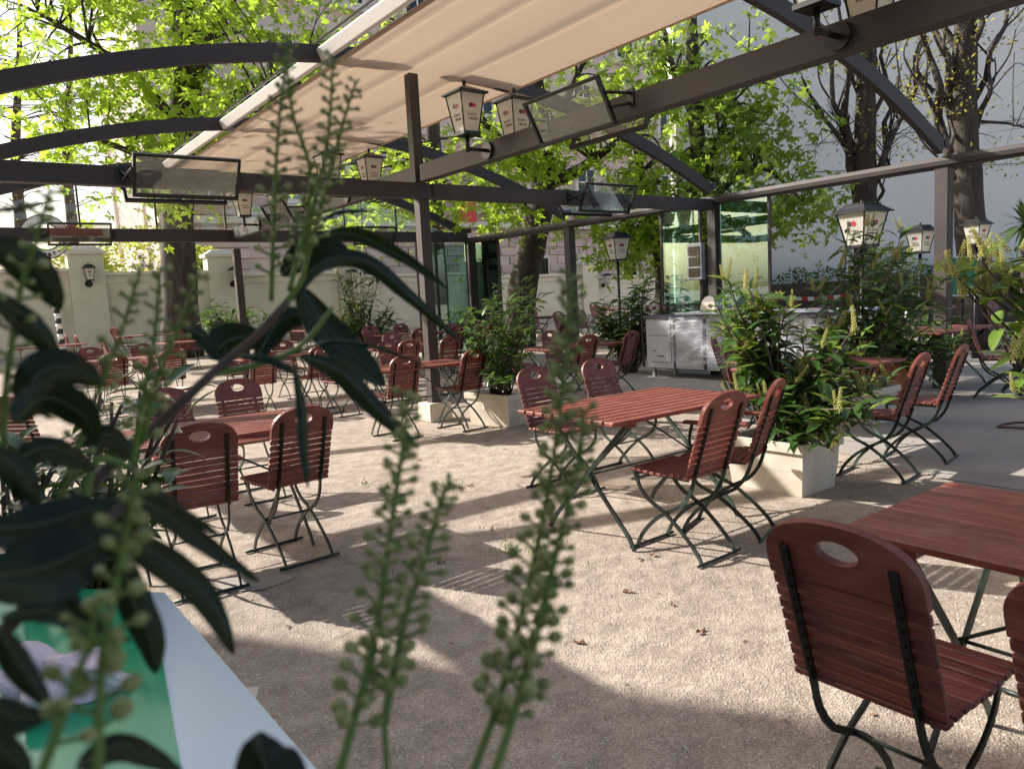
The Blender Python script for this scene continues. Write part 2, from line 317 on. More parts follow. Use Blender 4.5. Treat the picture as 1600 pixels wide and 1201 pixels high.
pp(MB().box(P(UR, (VK[0]-.07+VC+.1)/2, (ZB0+ZB1)/2), (.12, VK[0]-VC-.17, ZB1-ZB0), AX), 'ridge_beam')
pp(MB().box(P(UR, (VC-.1-4.5)/2, (ZB0+ZB1)/2), (.12, VC-.1+4.5, ZB1-ZB0), AX), 'ridge_beam')
for u in (UG, UL):                   # gutters: beam plus rounded profile on top
    sgn = -1 if u == UG else 1
    pp(MB().box(P(u, (VK[0]+VK[5])/2, ZG0+.045), (.13, VK[0]-VK[5]+.2, .09), AX), 'gutter_beam')
    prof = [(-.10, 0), (-.12, .05), (-.11, .10), (-.06, .125), (.10, .125), (.10, 0)]
    mb = MB(); mb.sweep([P(u, VK[5]-.1, ZG0+.092), P(u, VK[0]+.1, ZG0+.092)], [[(p[0]*1.0, -p[1]*-1.0) for p in prof]]*2, D2*(1 if sgn < 0 else -1)); 
    pp(mb, 'gutter', bev=0)
for v in VK:                         # curved rafters
    for s in (-1, 1):
        half = (UG-UR) if s > 0 else (UR-UL)
        pts = [P(UR+s*d, v, 4.12-.0435*d*d*(5.33/half)**2) for d in np.linspace(.35, half-.10, 16)]
        pp(MB().bar(pts, .075, .17, D1), 'rafter', bev=0)
        if s > 0:
            e = P(UG-.03, v, 2.99); pp(MB().box(e, (.12, .10, .10), AX), 'rafter_shoe')
for v in (VK[0],):                   # glazed gable above the far tie beam
    uu = [-.4, .9, 2.1, 3.3, 4.5, 5.7, 6.9, 8.1, 9.2]
    for i in range(len(uu)-1):
        hz = lambda u: min(3.95, 4.0-.0435*(u-UR)**2)
        a, b2 = uu[i]+.02, uu[i+1]-.02
        if hz(a) < 3.05 or hz(b2) < 3.05: continue
        mb = MB(); q = [P(a, v, ZG1+.01), P(b2, v, ZG1+.01), P(b2, v, hz(b2)-.1), P(a, v, hz(a)-.1)]
        mb.v = [p-D1*.005 for p in q]+[p+D1*.005 for p in q]; mb.f = [(0, 1, 2, 3), (7, 6, 5, 4), (0, 4, 5, 1), (1, 5, 6, 2), (2, 6, 7, 3), (3, 7, 4, 0)]
        pp(mb, 'gable_pane', 'clear_glass', 0)
        h = hz(uu[i]); pp(MB().box(P(uu[i], v, (ZG1+h)/2), (.03, .03, h-ZG1-.02), AX), 'mullion', 'black_metal', 0)
# glass windscreens, each a framed pane between the posts
def windscreen(u0, v0, u1, v1, z0, z1, label):
    a, b2 = P(u0, v0), P(u1, v1); d = (b2-a).normalized(); nrm = ZV.cross(d); L = (b2-a).length
    t = thing('windscreen', label, 'glass screen', a, 0, 'glass windscreens of the pergola'); mid = (b2-a)/2
    MB().box(mid+ZV*(z0+z1)/2, (L-.05, .012, z1-z0-.05), (d, nrm, ZV)).build('pane', 'windscreen_glass', t)
    for q in (Vector(), b2-a): MB().box(q+ZV*(z0+z1)/2, (.035, .045, z1-z0), (d, nrm, ZV)).build('upright', 'bronze', t)
    MB().box(mid+ZV*(z0+.025), (L-.04, .04, .05), (d, nrm, ZV)).build('bottom_rail', 'bronze', t)
windscreen(UG, 7.70, UG, 6.80, .05, 2.72, 'tinted glass windscreen to the right of the post with the grey menu case')
windscreen(UG, 8.90, UG, 8.08, .05, 2.72, 'tinted glass windscreen to the left of the post with the grey menu case')
windscreen(UG, 14.55, UG, 13.60, .2, 2.72, 'tinted glass windscreen on the gutter side of the far corner post')
windscreen(9.85, 14.7, 9.05, 14.7, .2, 2.72, 'wider tinted glass windscreen under the far tie beam beside the corner post')
windscreen(9.02, 14.7, 8.55, 14.7, .2, 2.72, 'narrow tinted glass windscreen under the far tie beam')
# menu case on the corner post
t = thing('menu_case', 'grey framed menu case fixed on the brown pergola post', 'menu case', P(UG-.12, VC+.28, 0))
cz = 1.83; nx = (D1*-1, D2*-1, ZV)
MB().box(ZV*cz, (.30, .09, .58), nx).build('case', 'grey_trim', t, False, .01)
for k in range(3): MB().box(ZV*(cz-.17+.17*k)-D2*.048, (.22, .012, .14), nx).build('pane', 'dark_glass', t)

# ------------------------------------------------------------------ awning under the roof ridge
t = thing('awning', 'retracted beige fabric awning with white front bar under the pergola ridge', 'awning', P(UR, VC, 0), YAW)
def prof_z(u):
    d = u-UR; base = 4.02-.03*d*d
    return base - .018*math.sin((u-3.6)*math.pi/1.15)**2 - (.05*math.exp(-((u-4.45)/.07)**2) + .04*math.exp(-((u-5.15)/.06)**2) + .03*math.exp(-((u-3.86)/.05)**2))
ulist = np.concatenate([np.linspace(3.66, 6.02, 80)]); vl = np.linspace(-4.3, VK[0]-.1, 26); mb = MB()
for v in vl:
    for u in ulist: mb.v.append(Vector((u-UR, v-VC, prof_z(u)+.004*math.sin(v*2.3+u*3))))
nu = len(ulist); mb.f = [(j*nu+i, j*nu+i+1, (j+1)*nu+i+1, (j+1)*nu+i) for j in range(len(vl)-1) for i in range(nu-1)]
mb.build('cloth', 'awning_cloth', t, True)
X, Y = Vector((1, 0, 0)), Vector((0, 1, 0)); vm = (VK[0]-.1-4.3)/2-VC; vlen = VK[0]-.1+4.3
MB().box((3.57-UR, vm, 4.07), (.16, vlen, .13), (Vector((.9, 0, .44)), Y, Vector((-.44, 0, .9)))).build('front_bar', 'white_paint', t, False, .01)
MB().box((3.49-UR, vm, 4.16), (.05, vlen, .02), (Vector((.9, 0, .44)), Y, Vector((-.44, 0, .9)))).build('bar_seal', 'black_metal', t)
MB().tube([(3.70-UR, vm-vlen/2, 3.99), (3.70-UR, vm+vlen/2, 3.99)], .022, 8).build('cloth_roller', 'awning_cloth', t, True)
MB().tube([(6.02-UR, vm-vlen/2, prof_z(6.02)), (6.02-UR, vm+vlen/2, prof_z(6.02))], .018, 8).build('cloth_hem', 'awning_cloth', t, True)
for v in VK[:5]:
    for u in (3.6,): MB().box((u-UR+.02, v-VC, 4.00), (.10, .09, .05)).build('slider', 'grey_trim', t)
b = MB().tube([(3.74-UR, 10.4-VC, 3.98), (3.86-UR, 10.3-VC, 3.93), (3.98-UR, 10.25-VC, 3.955)], .012, 6); b.build('pull_cord', 'white_paint', t, True)

# ------------------------------------------------------------------ lanterns
def lantern_parts(t, c, w, h, roof='black_metal', style=0):     # c: bottom centre of the glass body, local
    c = Vector(c); wt, wb = w, w*.62; q = [(-1, -1), (1, -1), (1, 1), (-1, 1)]
    for k in range(4):
        (a0, b0), (a1, b1) = q[k], q[(k+1) % 4]; e = .985
        pts = [c+Vector((a0*wb/2*e, b0*wb/2*e, .01)), c+Vector((a1*wb/2*e, b1*wb/2*e, .01)), c+Vector((a1*wt/2*e, b1*wt/2*e, h-.01)), c+Vector((a0*wt/2*e, b0*wt/2*e, h-.01))]
        o = MB().poly(pts).build('pane', 'lantern_pane', t)
        md = sum(pts, Vector())/4; s = (pts[1]-pts[0]).normalized(); upv = ((pts[2]+pts[3])-(pts[0]+pts[1])).normalized(); nr = s.cross(upv)
        for dx, mt in ((-.13, 'emblem_dark'), (.13, 'emblem_red')):
            MB().disc(md+upv*h*.17+s*w*dx*.52+nr*(.003 if dx < 0 else .004), nr, w*.080, .002, 14).build('emblem', mt, o)
        bt = MB()
        for r_, (y0, n_) in enumerate(((-.06, 6), (-.17, 7))):
            for j in range(n_): bt.box(md+upv*h*y0+s*w*(-.2+.4*(j+.5)/n_+.05*r_)+nr*.003, (w*.026, h*(.055+.03*((j*7+r_) % 3 == 0)), .001), (s, upv, nr))
        bt.build('lettering', 'ink', o)
        MB().tube([c+Vector((a0*wb/2, b0*wb/2, 0)), c+Vector((a0*wt/2, b0*wt/2, h))], .009*w/.3, 4).build('corner_bar', roof, t)
    MB().box(c-ZV*.012, (wb+.03, wb+.03, .03), (X, Y, ZV)).build('base', roof, t)
    rb = MB().box(c+ZV*(h+.008), (wt*1.24, wt*1.24, .018), (X, Y, ZV))
    rb.box(c+ZV*(h+.017+h*.10), (wt*1.18, wt*1.18, h*.20), (X, Y, ZV), (1, .12 if style == 0 else .6))
    if style: rb.box(c+ZV*(h+.017+h*.22), (wt*.74, wt*.74, h*.05), (X, Y, ZV))
    rb.build('roof', roof, t)
    fz = h*(1.24 if style == 0 else 1.27)
    MB().tube([c+ZV*fz, c+ZV*(fz+.02), c+ZV*(fz+.04), c+ZV*(fz+.06)], [.008, .02, .02, .006], 8).build('finial', roof, t, True)
def beam_lantern(v, side, label):
    out = D2*side; t = thing('beam_lantern', label, 'lantern', P(UR+side*.075, v, 2.88), YAW, 'lanterns along the ridge beam')
    MB().disc(X*side*.0, X, .085, .025, 18).build('wall_plate', 'black_metal', t)
    MB().tube([(0, 0, 0), (side*.23, 0, 0), (side*.23, 0, .0)], .019, 8).build('arm', 'black_metal', t, True)
    MB().tube([(side*.23, 0, -.03), (side*.23, 0, .14)], .021, 8).build('stem', 'black_metal', t, True)
    lantern_parts(t, (side*.23, 0, .15), .27, .36)
LV = [6.34, 9.62, 13.15, 2.62]
names = ['just before the middle post', 'just beyond the middle post', 'next to the far gable', 'cut by the frame top']
for v, nm in zip(LV, names):
    beam_lantern(v, -1, 'emblem lantern on the sunny side of the ridge beam, '+nm)
    beam_lantern(v, 1, 'emblem lantern on the shady side of the ridge beam, '+nm)
def post_lantern(p, ztop, w, h, label, style=1):
    t = thing('lamp_post', label, 'street lamp', p, R(25), 'garden lamp posts'); z = ztop-p.z
    MB().tube([(0, 0, 0), (0, 0, .25), (0, 0, .3), (0, 0, z-h*1.35)], [.05, .045, .028, .024], 8).build('pole', 'black_metal', t, True)
    lantern_parts(t, (0, 0, z-h*1.3), w, h, 'black_metal', style)
def gp(x, Y, dz=0): p = atY(x, 480, Y); q = Vector((p.x, p.y, 0)); q.z = ground_z(uv(q)[1]); return q
post_lantern(gp(968, 13.6), atY(968, 363, 13.6).z, .33, .36, 'black lamp post with white lantern in front of the pink house wall')
post_lantern(gp(1347, 9.3), atY(1347, 318, 9.3).z, .40, .38, 'big lantern on a post rising out of the tall laurel')
post_lantern(gp(1437, 13.2), atY(1437, 352, 13.2).z, .32, .35, 'slim black lamp post with lantern before the white wall')
post_lantern(gp(1524, 12.6), atY(1524, 343, 12.6).z, .29, .30, 'black lantern on a post before the thick dark trunk')

# ------------------------------------------------------------------ radiant heaters
def heater(p, axis, side, label, L=.94, Hh=.40, tilt=28, face=1):
    out = (ZV.cross(axis)).normalized()*side
    t = thing('glass_heater', label, 'heater', p, 0, 'glass panel heaters on the beams')
    a = R(tilt); n = (out*math.cos(a) - ZV*math.sin(a)).normalized(); w = n.cross(axis).normalized()
    c = out*.20 + ZV*(-.02); fr = MB(); th = .035
    for s in (-1, 1):
        fr.box(c+w*s*(Hh/2-.014), (L, .028, th), (axis, w, n)); fr.box(c+axis*s*(L/2-.014), (.028, Hh-.056, th), (axis, w, n))
    fr.build('frame', 'heater_frame', t); MB().box(c, (L-.05, Hh-.05, .008), (axis, w, n)).build('glass', 'heater_glass', t)
    for s in (-1, 1):
        mb = MB().box(axis*s*(L/2+.06), (.07, .02, .14), (axis, out, ZV)); mb.tube([axis*s*(L/2+.06)+ZV*.04, c+axis*s*(L/2-.0)+w*.06], .014, 6); mb.tube([axis*s*(L/2+.06)-ZV*.04, c+axis*s*(L/2-.0)-w*.06], .014, 6)
        mb.build('bracket', 'black_metal', t)
def hpair(u, v, z, axis, off, near, far):
    q = P(u, v, z); out = ZV.cross(axis).normalized()
    heater(q+out*off, axis, 1, near); heater(q-out*off, axis, -1, far)
hpair(2.0, VC-.02, 2.69, D2*-1, .062, 'large glass panel heater on the tie beam by the white awning bar', 'glass panel heater on the back of the tie beam by the white awning bar')
hpair(7.4, VC-.02, 2.69, D2*-1, .062, 'tilted glass panel heater on the tie beam near the gutter', 'glass panel heater behind the tie beam near the gutter')
hpair(UR, 4.9, 2.93, D1*-1, .062, 'big tilted glass panel heater on the shady side of the ridge beam', 'big glass panel heater hidden behind the ridge beam')
hpair(UR, 11.7, 2.90, D1*-1, .062, 'far glass panel heater on the ridge beam by the gable, shady side', 'far glass panel heater on the ridge beam by the gable, sunny side')
heater(P(2.05, VK[0]-.062, 2.85), D2*-1, 1, 'glass panel heater on the far tie beam above the striped pole')
heater(P(7.45, VK[0]-.062, 2.86), D2*-1, 1, 'glass panel heater hanging on the far tie beam by a black cord')
MB().tube([P(7.2, VK[0]-.2, 3.0), P(7.2, VK[0]-.2, 3.75)], .008, 5).build('hanging_cord', 'black_metal').__setitem__('label', 'thin black cord hanging down to the far heater'); bpy.data.objects['hanging_cord']['category'] = 'cord'

# ------------------------------------------------------------------ folding chairs and tables
SW = .36; BT = R(18); bt_ax = Vector((0, -math.sin(BT), math.cos(BT))); bn = Vector((0, math.cos(BT), math.sin(BT))); B0 = Vector((0, -.175, .462))
BACKL = .448; PANEL = .165; NB = 8; ARCH = .118; pitch = (BACKL-PANEL-.004)/NB
def chair_meshes():
    n = 40; outer = []; inner = []
    hb = PANEL-ARCH
    for k in range(n):
        a = 2*math.pi*k/n; cx, cy = math.cos(a), math.sin(a)
        ex = 2.25 if cy > 0 else 12.0
        rr = (abs(cx)**ex+abs(cy)**ex)**(-1/ex) if cy > 0 else 1/max(abs(cx), abs(cy))
        x = cx*rr*SW/2; y = cy*rr*(ARCH if cy > 0 else hb)
        outer.append((x, y)); inner.append((cx*.050, .048+cy*.030))
    mb = MB(); th = .010
    for s in (-1, 1):
        for ring in (outer, inner):
            for x, y in ring: mb.v.append(Vector((x, y, s*th)))
    for k in range(n):
        j = (k+1) % n
        mb.f += [(k, n+k, n+j, j), (2*n+k, 2*n+j, 3*n+j, 3*n+k), (k, j, 2*n+j, 2*n+k), (n+k, 3*n+k, 3*n+j, n+j)]
    bm = bmesh.new(); me = mb.mesh('back_panel', 'wood'); bm.from_mesh(me); bmesh.ops.recalc_face_normals(bm, faces=bm.faces); bm.to_mesh(me); bm.free()
    bs = MB().box((0, 0, 0), (SW, pitch-.0065, .016)).mesh('back_slat', 'wood', False, .0035)
    ss = MB().box((0, 0, 0), (SW, .036, .018)).mesh('seat_slat', 'wood', False, .004)
    return me, bs, ss, hb
PM, BSM, SSM, HB = chair_meshes()
def brot(): # rotation taking local x,y(up along back),z(normal) into chair space
    return Matrix((X, bt_ax, X.cross(bt_ax))).transposed().to_euler()
def smooth_path(pts, n=14):
    pts = [Vector(p) for p in pts]; out = []
    for k in range(len(pts)-1):
        p0, p1, p2, p3 = pts[max(k-1, 0)], pts[k], pts[k+1], pts[min(k+2, len(pts)-1)]
        m_ = max(2, n//(len(pts)-1))
        for i in range(m_):
            t_ = i/m_; out.append(.5*((2*p1)+(p2-p0)*t_+(2*p0-5*p1+4*p2-p3)*t_*t_+(3*p1-p0-3*p2+p3)*t_**3))
    out.append(pts[-1]); return out
def make_chair(arms=False, simple=False):
    t = thing('folding_armchair' if arms else 'folding_chair', 'x', 'chair')
    e = brot()
    link('back_panel', PM, t, B0+bt_ax*(BACKL-ARCH), e)
    for k in range(NB): link('back_slat', BSM, t, B0+bt_ax*(pitch*(k+.5)), e)
    for k in range(9): link('seat_slat', SSM, t, (0, -.165+.0435*k, .452+.004*math.sin(k)), (R(2), 0, 0))
    for s in (-1, 1):
        x = s*(SW/2-.055)
        top = B0+bt_ax*(BACKL-.075)-bn*.016+X*x; low = B0-bn*.016+X*x
        if not simple:
            mb = MB().bar([top, low], .020, .007, X)
            for k in range(NB+1): mb.disc(low+bt_ax*(pitch*(k+.5))-bn*.006, bn, .0045, .006, 6)
            mb.build('back_strap', 'strap', t)
        xs = s*(SW/2-.052)
        pth = smooth_path([low+bt_ax*.03, low-bt_ax*.03, (xs, -.155, .36), (xs, -.095, .285), (xs, 0, .235), (xs, .10, .165), (xs, .18, .075), (xs, .215, .0)], 18)
        MB().bar(pth, .009, .020, X).build('back_leg', 'iron', t)
        xs2 = s*(SW/2-.040)
        pth = smooth_path([(xs2, -.16, .437), (xs2, .15, .437), (xs2, .185, .41), (xs2, .165, .345), (xs2, .10, .285), (xs2, 0, .235), (xs2, -.11, .15), (xs2, -.20, .06), (xs2, -.235, .0)], 24)
        MB().bar(pth, .009, .020, X).build('seat_leg', 'iron', t)
        if arms:
            MB().box((s*(SW/2+.015), -.01, .66), (.045, .36, .02)).build('armrest', 'wood', t, False, .005)
            MB().tube(smooth_path([(s*(SW/2+.015), .12, .65), (s*(SW/2+.01), .14, .55), (xs2, .13, .44)]), .009, 6).build('arm_support', 'iron', t, True)
    for y, dz in ((.215, 1), (-.235, -1)):
        MB().tube([(-SW/2-.0, y, .012), (-SW/2+.05, y, .010), (SW/2-.05, y, .010), (SW/2, y, .012)], .009, 6).build('foot_rail', 'iron', t, True)
    MB().tube([(-SW/2+.04, 0, .235), (SW/2-.04, 0, .235)], .006, 6).build('stretcher', 'iron', t, True)
    return t
def make_table(L=1.25, Wd=.82, name='slatted_table'):
    t = thing(name, 'x', 'table'); n = 10; pt = Wd/n
    sm = MB().box((0, 0, 0), (L, pt-.013, .022)).mesh('top_slat', 'wood', False, .004)
    for k in range(n): link('top_slat', sm, t, (0, -Wd/2+pt*(k+.5), .729), None)
    for s in (-1, 1):
        MB().box((s*L*.36, 0, .703), (.045, Wd-.06, .028)).build('batten', 'wood', t, False, .004)
        for q in (-1, 1):
            MB().bar([(s*L*.36+q*.014, q*(Wd/2-.08), .69), (s*L*.36+q*.014, 0, .375), (s*L*.36+q*.014, -q*(Wd/2-.11), .07), (s*L*.36+q*.014, -q*(Wd/2-.07), .004)], .010, .026, X).build('leg', 'iron', t)
        MB().tube([(s*L*.36, 0, .375), (-s*L*.05, 0, .69)], .006, 6).build('stay_rod', 'iron', t, True)
    MB().tube([(-L*.36, 0, .375), (L*.36, 0, .375)], .006, 6).build('stretcher', 'iron', t, True)
    return t
CH, AC, TB = make_chair(), make_chair(True), make_table()
protos = [CH, AC, TB]; placed = []
def facing_rz(d): return math.atan2(d.y, d.x)-math.pi/2
def chair(u, v, ang, label, arms=False, group='red folding chairs'):   # ang: degrees in the pergola frame, 90 = along D1
    d = D2*math.cos(R(ang))+D1*math.sin(R(ang)); p = P(u, v, ground_z(v))
    placed.append(inst(AC if arms else CH, p, facing_rz(d), label, group))
def chair_top(x, y, ang, label, arms=False, group='red folding chairs', zt=.90, Y=None):   # pixel of the top of the back
    d = D2*math.cos(R(ang))+D1*math.sin(R(ang))
    q = at(x, y, zt) if Y is None else atY(x, y, Y)
    q = q + d*.28; u, v = uv(q); chair(u, v, ang, label, arms, group)
def table(u, v, label, ang=0, sx=1.0, sy=1.0, group='red slatted tables'):
    o = inst(TB, P(u, v, ground_z(v)), YAW+R(ang), label, group); o.scale = (sx, sy, 1); return o
# table beside the near cream planter
table(3.32, 3.17, 'red slatted table with four chairs, beside the flowering laurel trough')
chair_top(1130, 606, 92, 'red folding chair with back to us beside the near laurel trough, dark seat in sun')
chair_top(1209, 588, 110, 'red folding armchair turned aside, touching the near laurel trough', True)
chair_top(836, 570, -88, 'red folding chair facing us at the left end of the table beside the laurel trough')
chair_top(935, 557, -90, 'red folding chair facing us in the middle behind the table beside the laurel trough')
# table on the left
table(1.18, 4.60, 'red slatted table in the sun beside the mortar patch, chairs on both sides')
chair_top(308, 655, 86, 'red folding armchair with its back to us at the sunny table by the mortar patch', True)
chair_top(470, 630, 95, 'red folding chair with back to us whose feet stand nearest the mortar patch')
chair_top(370, 590, -90, 'red folding chair facing us across the sunny table by the mortar patch')
chair_top(254, 604, -93, 'red folding chair facing us, half hidden by laurel leaves, across the sunny table')
# table in front of the middle post
table(4.10, 7.22, 'red slatted table right in front of the middle post with the cream base', 0, .95, .85)
chair_top(632, 552, 90, 'red folding chair with back to us, left one in front of the middle post')
chair_top(740, 543, 96, 'red folding chair with back to us next to the second cream trough')
chair_top(606, 531, -90, 'red folding chair facing us behind the table at the middle post')
chair_top(510, 541, -84, 'red folding chair facing us with sunlit seat, left behind the table at the middle post')
# table beyond on the left
table(3.85, 10.75, 'red slatted table in the row behind the middle post, under the pergola on the left')
chair(3.35, 10.15, 90, 'red folding chair seen from behind, left one at the table under the far left bay')
chair(4.15, 10.20, 92, 'red folding chair seen from behind, right one at the table under the far left bay')
chair(3.5, 11.45, -90, 'red folding chair facing us, left one at the table under the far left bay')
chair(4.3, 11.45, -90, 'red folding chair facing us, right one at the table under the far left bay')
table(2.2, 12.4, 'red slatted table in the sun left of the far gable post')
chair(1.85, 11.75, 90, 'red folding chair seen from behind, left one at the table left of the gable post'); chair(2.6, 11.75, 92, 'red folding chair seen from behind, right one at the table left of the gable post')
chair(1.85, 13.1, -90, 'red folding chair facing us, left one at the table left of the gable post'); chair(2.6, 13.1, -88, 'red folding chair facing us, right one at the table left of the gable post')
table(5.7, 10.6, 'red slatted table in the row behind the middle post, right of the beam')
chair(5.4, 9.95, 90, 'red folding chair seen from behind at the table behind the dense laurel, left'); chair(6.1, 9.95, 90, 'red folding chair seen from behind at the table behind the dense laurel, right')
chair(5.4, 11.3, -90, 'red folding chair facing us at the table behind the dense laurel, left'); chair(6.15, 11.3, -90, 'red folding chair facing us at the table behind the dense laurel, right')
# table behind the second trough
table(6.75, 7.65, 'weathered red slatted table between the second cream trough and the white counter', 0, 1.1, .9)
chair_top(918, 521, 88, 'red folding chair with back to us left of the white counter')
chair_top(986, 515, 100, 'red folding chair with back to us right beside the end of the white counter')
chair(6.55, 8.55, -90, 'red folding chair facing us behind the weathered table by the counter')
chair(7.35, 8.55, -92, 'red folding chair facing us, half behind the laurel, at the weathered table by the counter')
# table right of the near trough
table(5.72, 3.45, 'red slatted table between the near laurel trough and the terracotta trough')
chair_top(1437, 548, 98, 'red folding chair seen obliquely, its seat striped with sun, beyond the near laurel trough')
chair_top(1500, 535, 100, 'red folding chair seen obliquely, all in shade on the concrete walk')
chair_top(1118, 524, -60, 'red folding chair facing aside in front of the plastic-wrapped counter')
chair_top(1166, 528, -80, 'red folding chair mostly behind laurel twigs in front of the wrapped counter')
chair(6.35, 4.5, -100, 'red folding armchair in front of the terracotta trough', True)
# right edge
tb = table(10.05, 4.45, 'long red slatted table at the right by the brown gutter post', 0, 1.3, 1.0)
chair_top(1518, 497, -72, 'red folding chair facing us in shade, nearer the gutter post')
chair_top(1561, 493, -70, 'red folding chair facing us in shade, farther from the gutter post')
# near table at the right edge
table(2.21, .46, 'near red slatted table at the frame edge, half in sun', 90, 1.0, .82)
chair(1.785, .86, 0, 'nearest red folding chair, its dark slatted back filling the lower right corner')
chair(1.78, .345, -4, 'red folding chair cut by the picture edge at the near table')
chair(2.93, .80, 180, 'sunlit orange-red folding chair on the far side of the near table')
# far left rows
for (x, y, Yd, ang, lb) in [(290, 517, 16.5, -92, 'red folding chair at the far left table, facing us beside the big trunk'), (104, 531, 15.5, 0, 'red folding chair seen edge-on below the striped pole'),
        (120, 533, 15.2, 0, 'red folding chair seen edge-on, second below the striped pole'), (163, 545, 13.0, 5, 'red folding chair seen edge-on in front of the garden wall pillar'),
        (228, 566, 9.6, 10, 'red folding chair seen edge-on between laurel leaves and gravel'), (58, 517, 17.5, -20, 'red folding chair far left by the foot of the garden wall'),
        (178, 509, 17.8, 20, 'red folding chair by the far wall table under the chestnut'), (345, 512, 17, -90, 'red folding chair beside the far laurel bush under the chestnut'),
        (20, 690, 5.6, 40, 'red folding chair low behind the foreground laurel')]:
    chair_top(x, y, ang, lb, Y=Yd)
for (x, y, Yd, lb) in [(235, 524, 17.0, 'red slatted table by the garden wall under the chestnut'), (305, 540, 14.6, 'red slatted table in the sun before the big chestnut trunk'), (75, 545, 14.5, 'red slatted table below the striped sign pole')]:
    p = atY(x, y, Yd); u, v = uv(p); table(u, v, lb)
# rows behind the far tie beam and on the terrace beyond the counter
far = [(8.2, 12.6, -90), (9.0, 12.7, -90), (8.3, 11.0, 90), (9.4, 11.1, 92), (6.9, 13.6, -90), (7.6, 13.6, -88), (6.9, 12.2, 90), (7.7, 12.2, 90), (12.2, 14.0, -90), (13.0, 14.1, -90), (12.1, 16.2, -80), (13.2, 16.3, -90), (14.4, 15.2, 180), (15.4, 17.0, -90), (16.3, 17.1, -85), (17.2, 15.0, 180), (15.8, 13.4, -90), (16.8, 13.6, -90), (18.0, 14.6, 180), (17.5, 11.5, 170), (18.2, 12.0, -110), (19.2, 11.0, -100), (16.6, 8.2, -90), (17.4, 8.2, -90), (15.4, 5.6, -100), (16.1, 5.9, -90), (6.6, 16.8, -90), (7.3, 17.0, -90)]
for u, v, a in far:
    lb = 'red folding chair at the table just inside the far corner glass' if (u > 8 and v < 13 and u < 10) else 'red folding chair under the far tie beam, behind the middle post' if u < 8 and v < 14 else 'red folding chair at the garden wall behind the middle post' if u < 8 else 'red folding chair on the far terrace before the pink house, left of the thin tree' if u < 14 else 'red folding chair on the far terrace behind the counter laurel' if v > 13 else 'red folding chair on the terrace before the dark hedge, behind the tape' if v > 7.9 else 'red folding chair on the terrace behind the gutter post'
    chair(u, v, a, lb, group='chairs '+lb[18:])
for u, v in [(8.7, 11.8), (7.3, 12.9), (12.6, 14.9), (15.9, 16.0), (16.3, 12.7), (18.0, 10.9), (17.0, 7.4), (15.7, 4.9), (6.9, 16.1), (12.7, 17.2)]:
    lb = {(8.7, 11.8): 'just inside the far corner glass', (7.3, 12.9): 'under the far tie beam', (12.6, 14.9): 'on the far terrace before the leaning chestnut', (15.9, 16.0): 'on the far terrace before the pink house', (16.3, 12.7): 'behind the lamp post of the counter laurel', (18.0, 10.9): 'beyond the windscreen near the tape', (17.0, 7.4): 'before the dark hedge', (15.7, 4.9): 'on the terrace behind the gutter post', (6.9, 16.1): 'by the garden wall behind the middle post', (12.7, 17.2): 'at the garden wall behind the far corner glass'}[(u, v)]
    table(u, v, 'small red slatted table '+lb, group='red tables in the far rows')
for o in protos:
    for ch in list(o.children): bpy.data.objects.remove(ch)
    bpy.data.objects.remove(o)

# ------------------------------------------------------------------ wrapped counter, bottle, small things
cu0, cv0, cv1 = 9.20, 8.62, 4.95
t = thing('bar_counter', 'white bar counter on legs, wrapped in clear film, below the glass windscreens', 'bar counter', P(cu0+.32, (cv0+cv1)/2, 0), YAW)
Lc = cv0-cv1
MB().box((0, 0, .56), (.60, Lc, .80)).build('cabinet', 'counter_panel', t, False, .01)
for k in range(6):
    yk = Lc/2-.30-k*.60
    if k == 0:
        MB().box((-.308, yk, .80), (.014, .46, .22)).build('door', 'counter_panel', t, False, .004); MB().box((-.308, yk, .46), (.014, .46, .40)).build('door', 'counter_panel', t, False, .004)
        MB().box((-.322, yk-.02, .36), (.014, .12, .012)).build('handle', 'black_metal', t); MB().disc((-.32, yk+.1, .44), X, .012, .012, 8).build('knob', 'black_metal', t)
    else: MB().box((-.308, yk, .55), (.014, .54, .70)).build('door', 'counter_panel', t, False, .004)
    if k: MB().box((-.311, yk+.30, .56), (.012, .035, .78)).build('seam', 'navy', t)
MB().box((0, 0, .985), (.66, Lc+.05, .05)).build('top', 'navy', t); MB().box((.03, -.25, 1.025), (.50, Lc-.6, .03)).build('worktop', 'gloss_white', t)
MB().box((-.20, -.25, 1.028), (.03, Lc-.6, .02)).build('wood_edge', 'stone_light', t)
for s in (-1, 1):
    for q in (-1, 1): MB().box((s*.25, q*(Lc/2-.12), .08), (.05, .05, .16)).build('leg', 'grey_trim', t)
mb = MB(); ny, nz2 = 46, 16
for j in range(nz2+1):
    for i in range(ny+1):
        y = Lc/2-.52-(Lc-.55)*i/ny; z = .30+.68*j/nz2
        bul = .028+.03*math.sin(i*.55+j*.35)*math.sin(j*.4+1)+.012*math.sin(i*1.7-j*.9)+.05*(1-j/nz2)*math.exp(-i*.08)
        mb.v.append(Vector((-.325-max(.004, bul), y, z - .06*math.sin(i*.21)*(1-j/nz2))))
mb.f = [(j*(ny+1)+i, j*(ny+1)+i+1, (j+1)*(ny+1)+i+1, (j+1)*(ny+1)+i) for j in range(nz2) for i in range(ny)]
mb.build('plastic_film', 'cling_film', t, True)
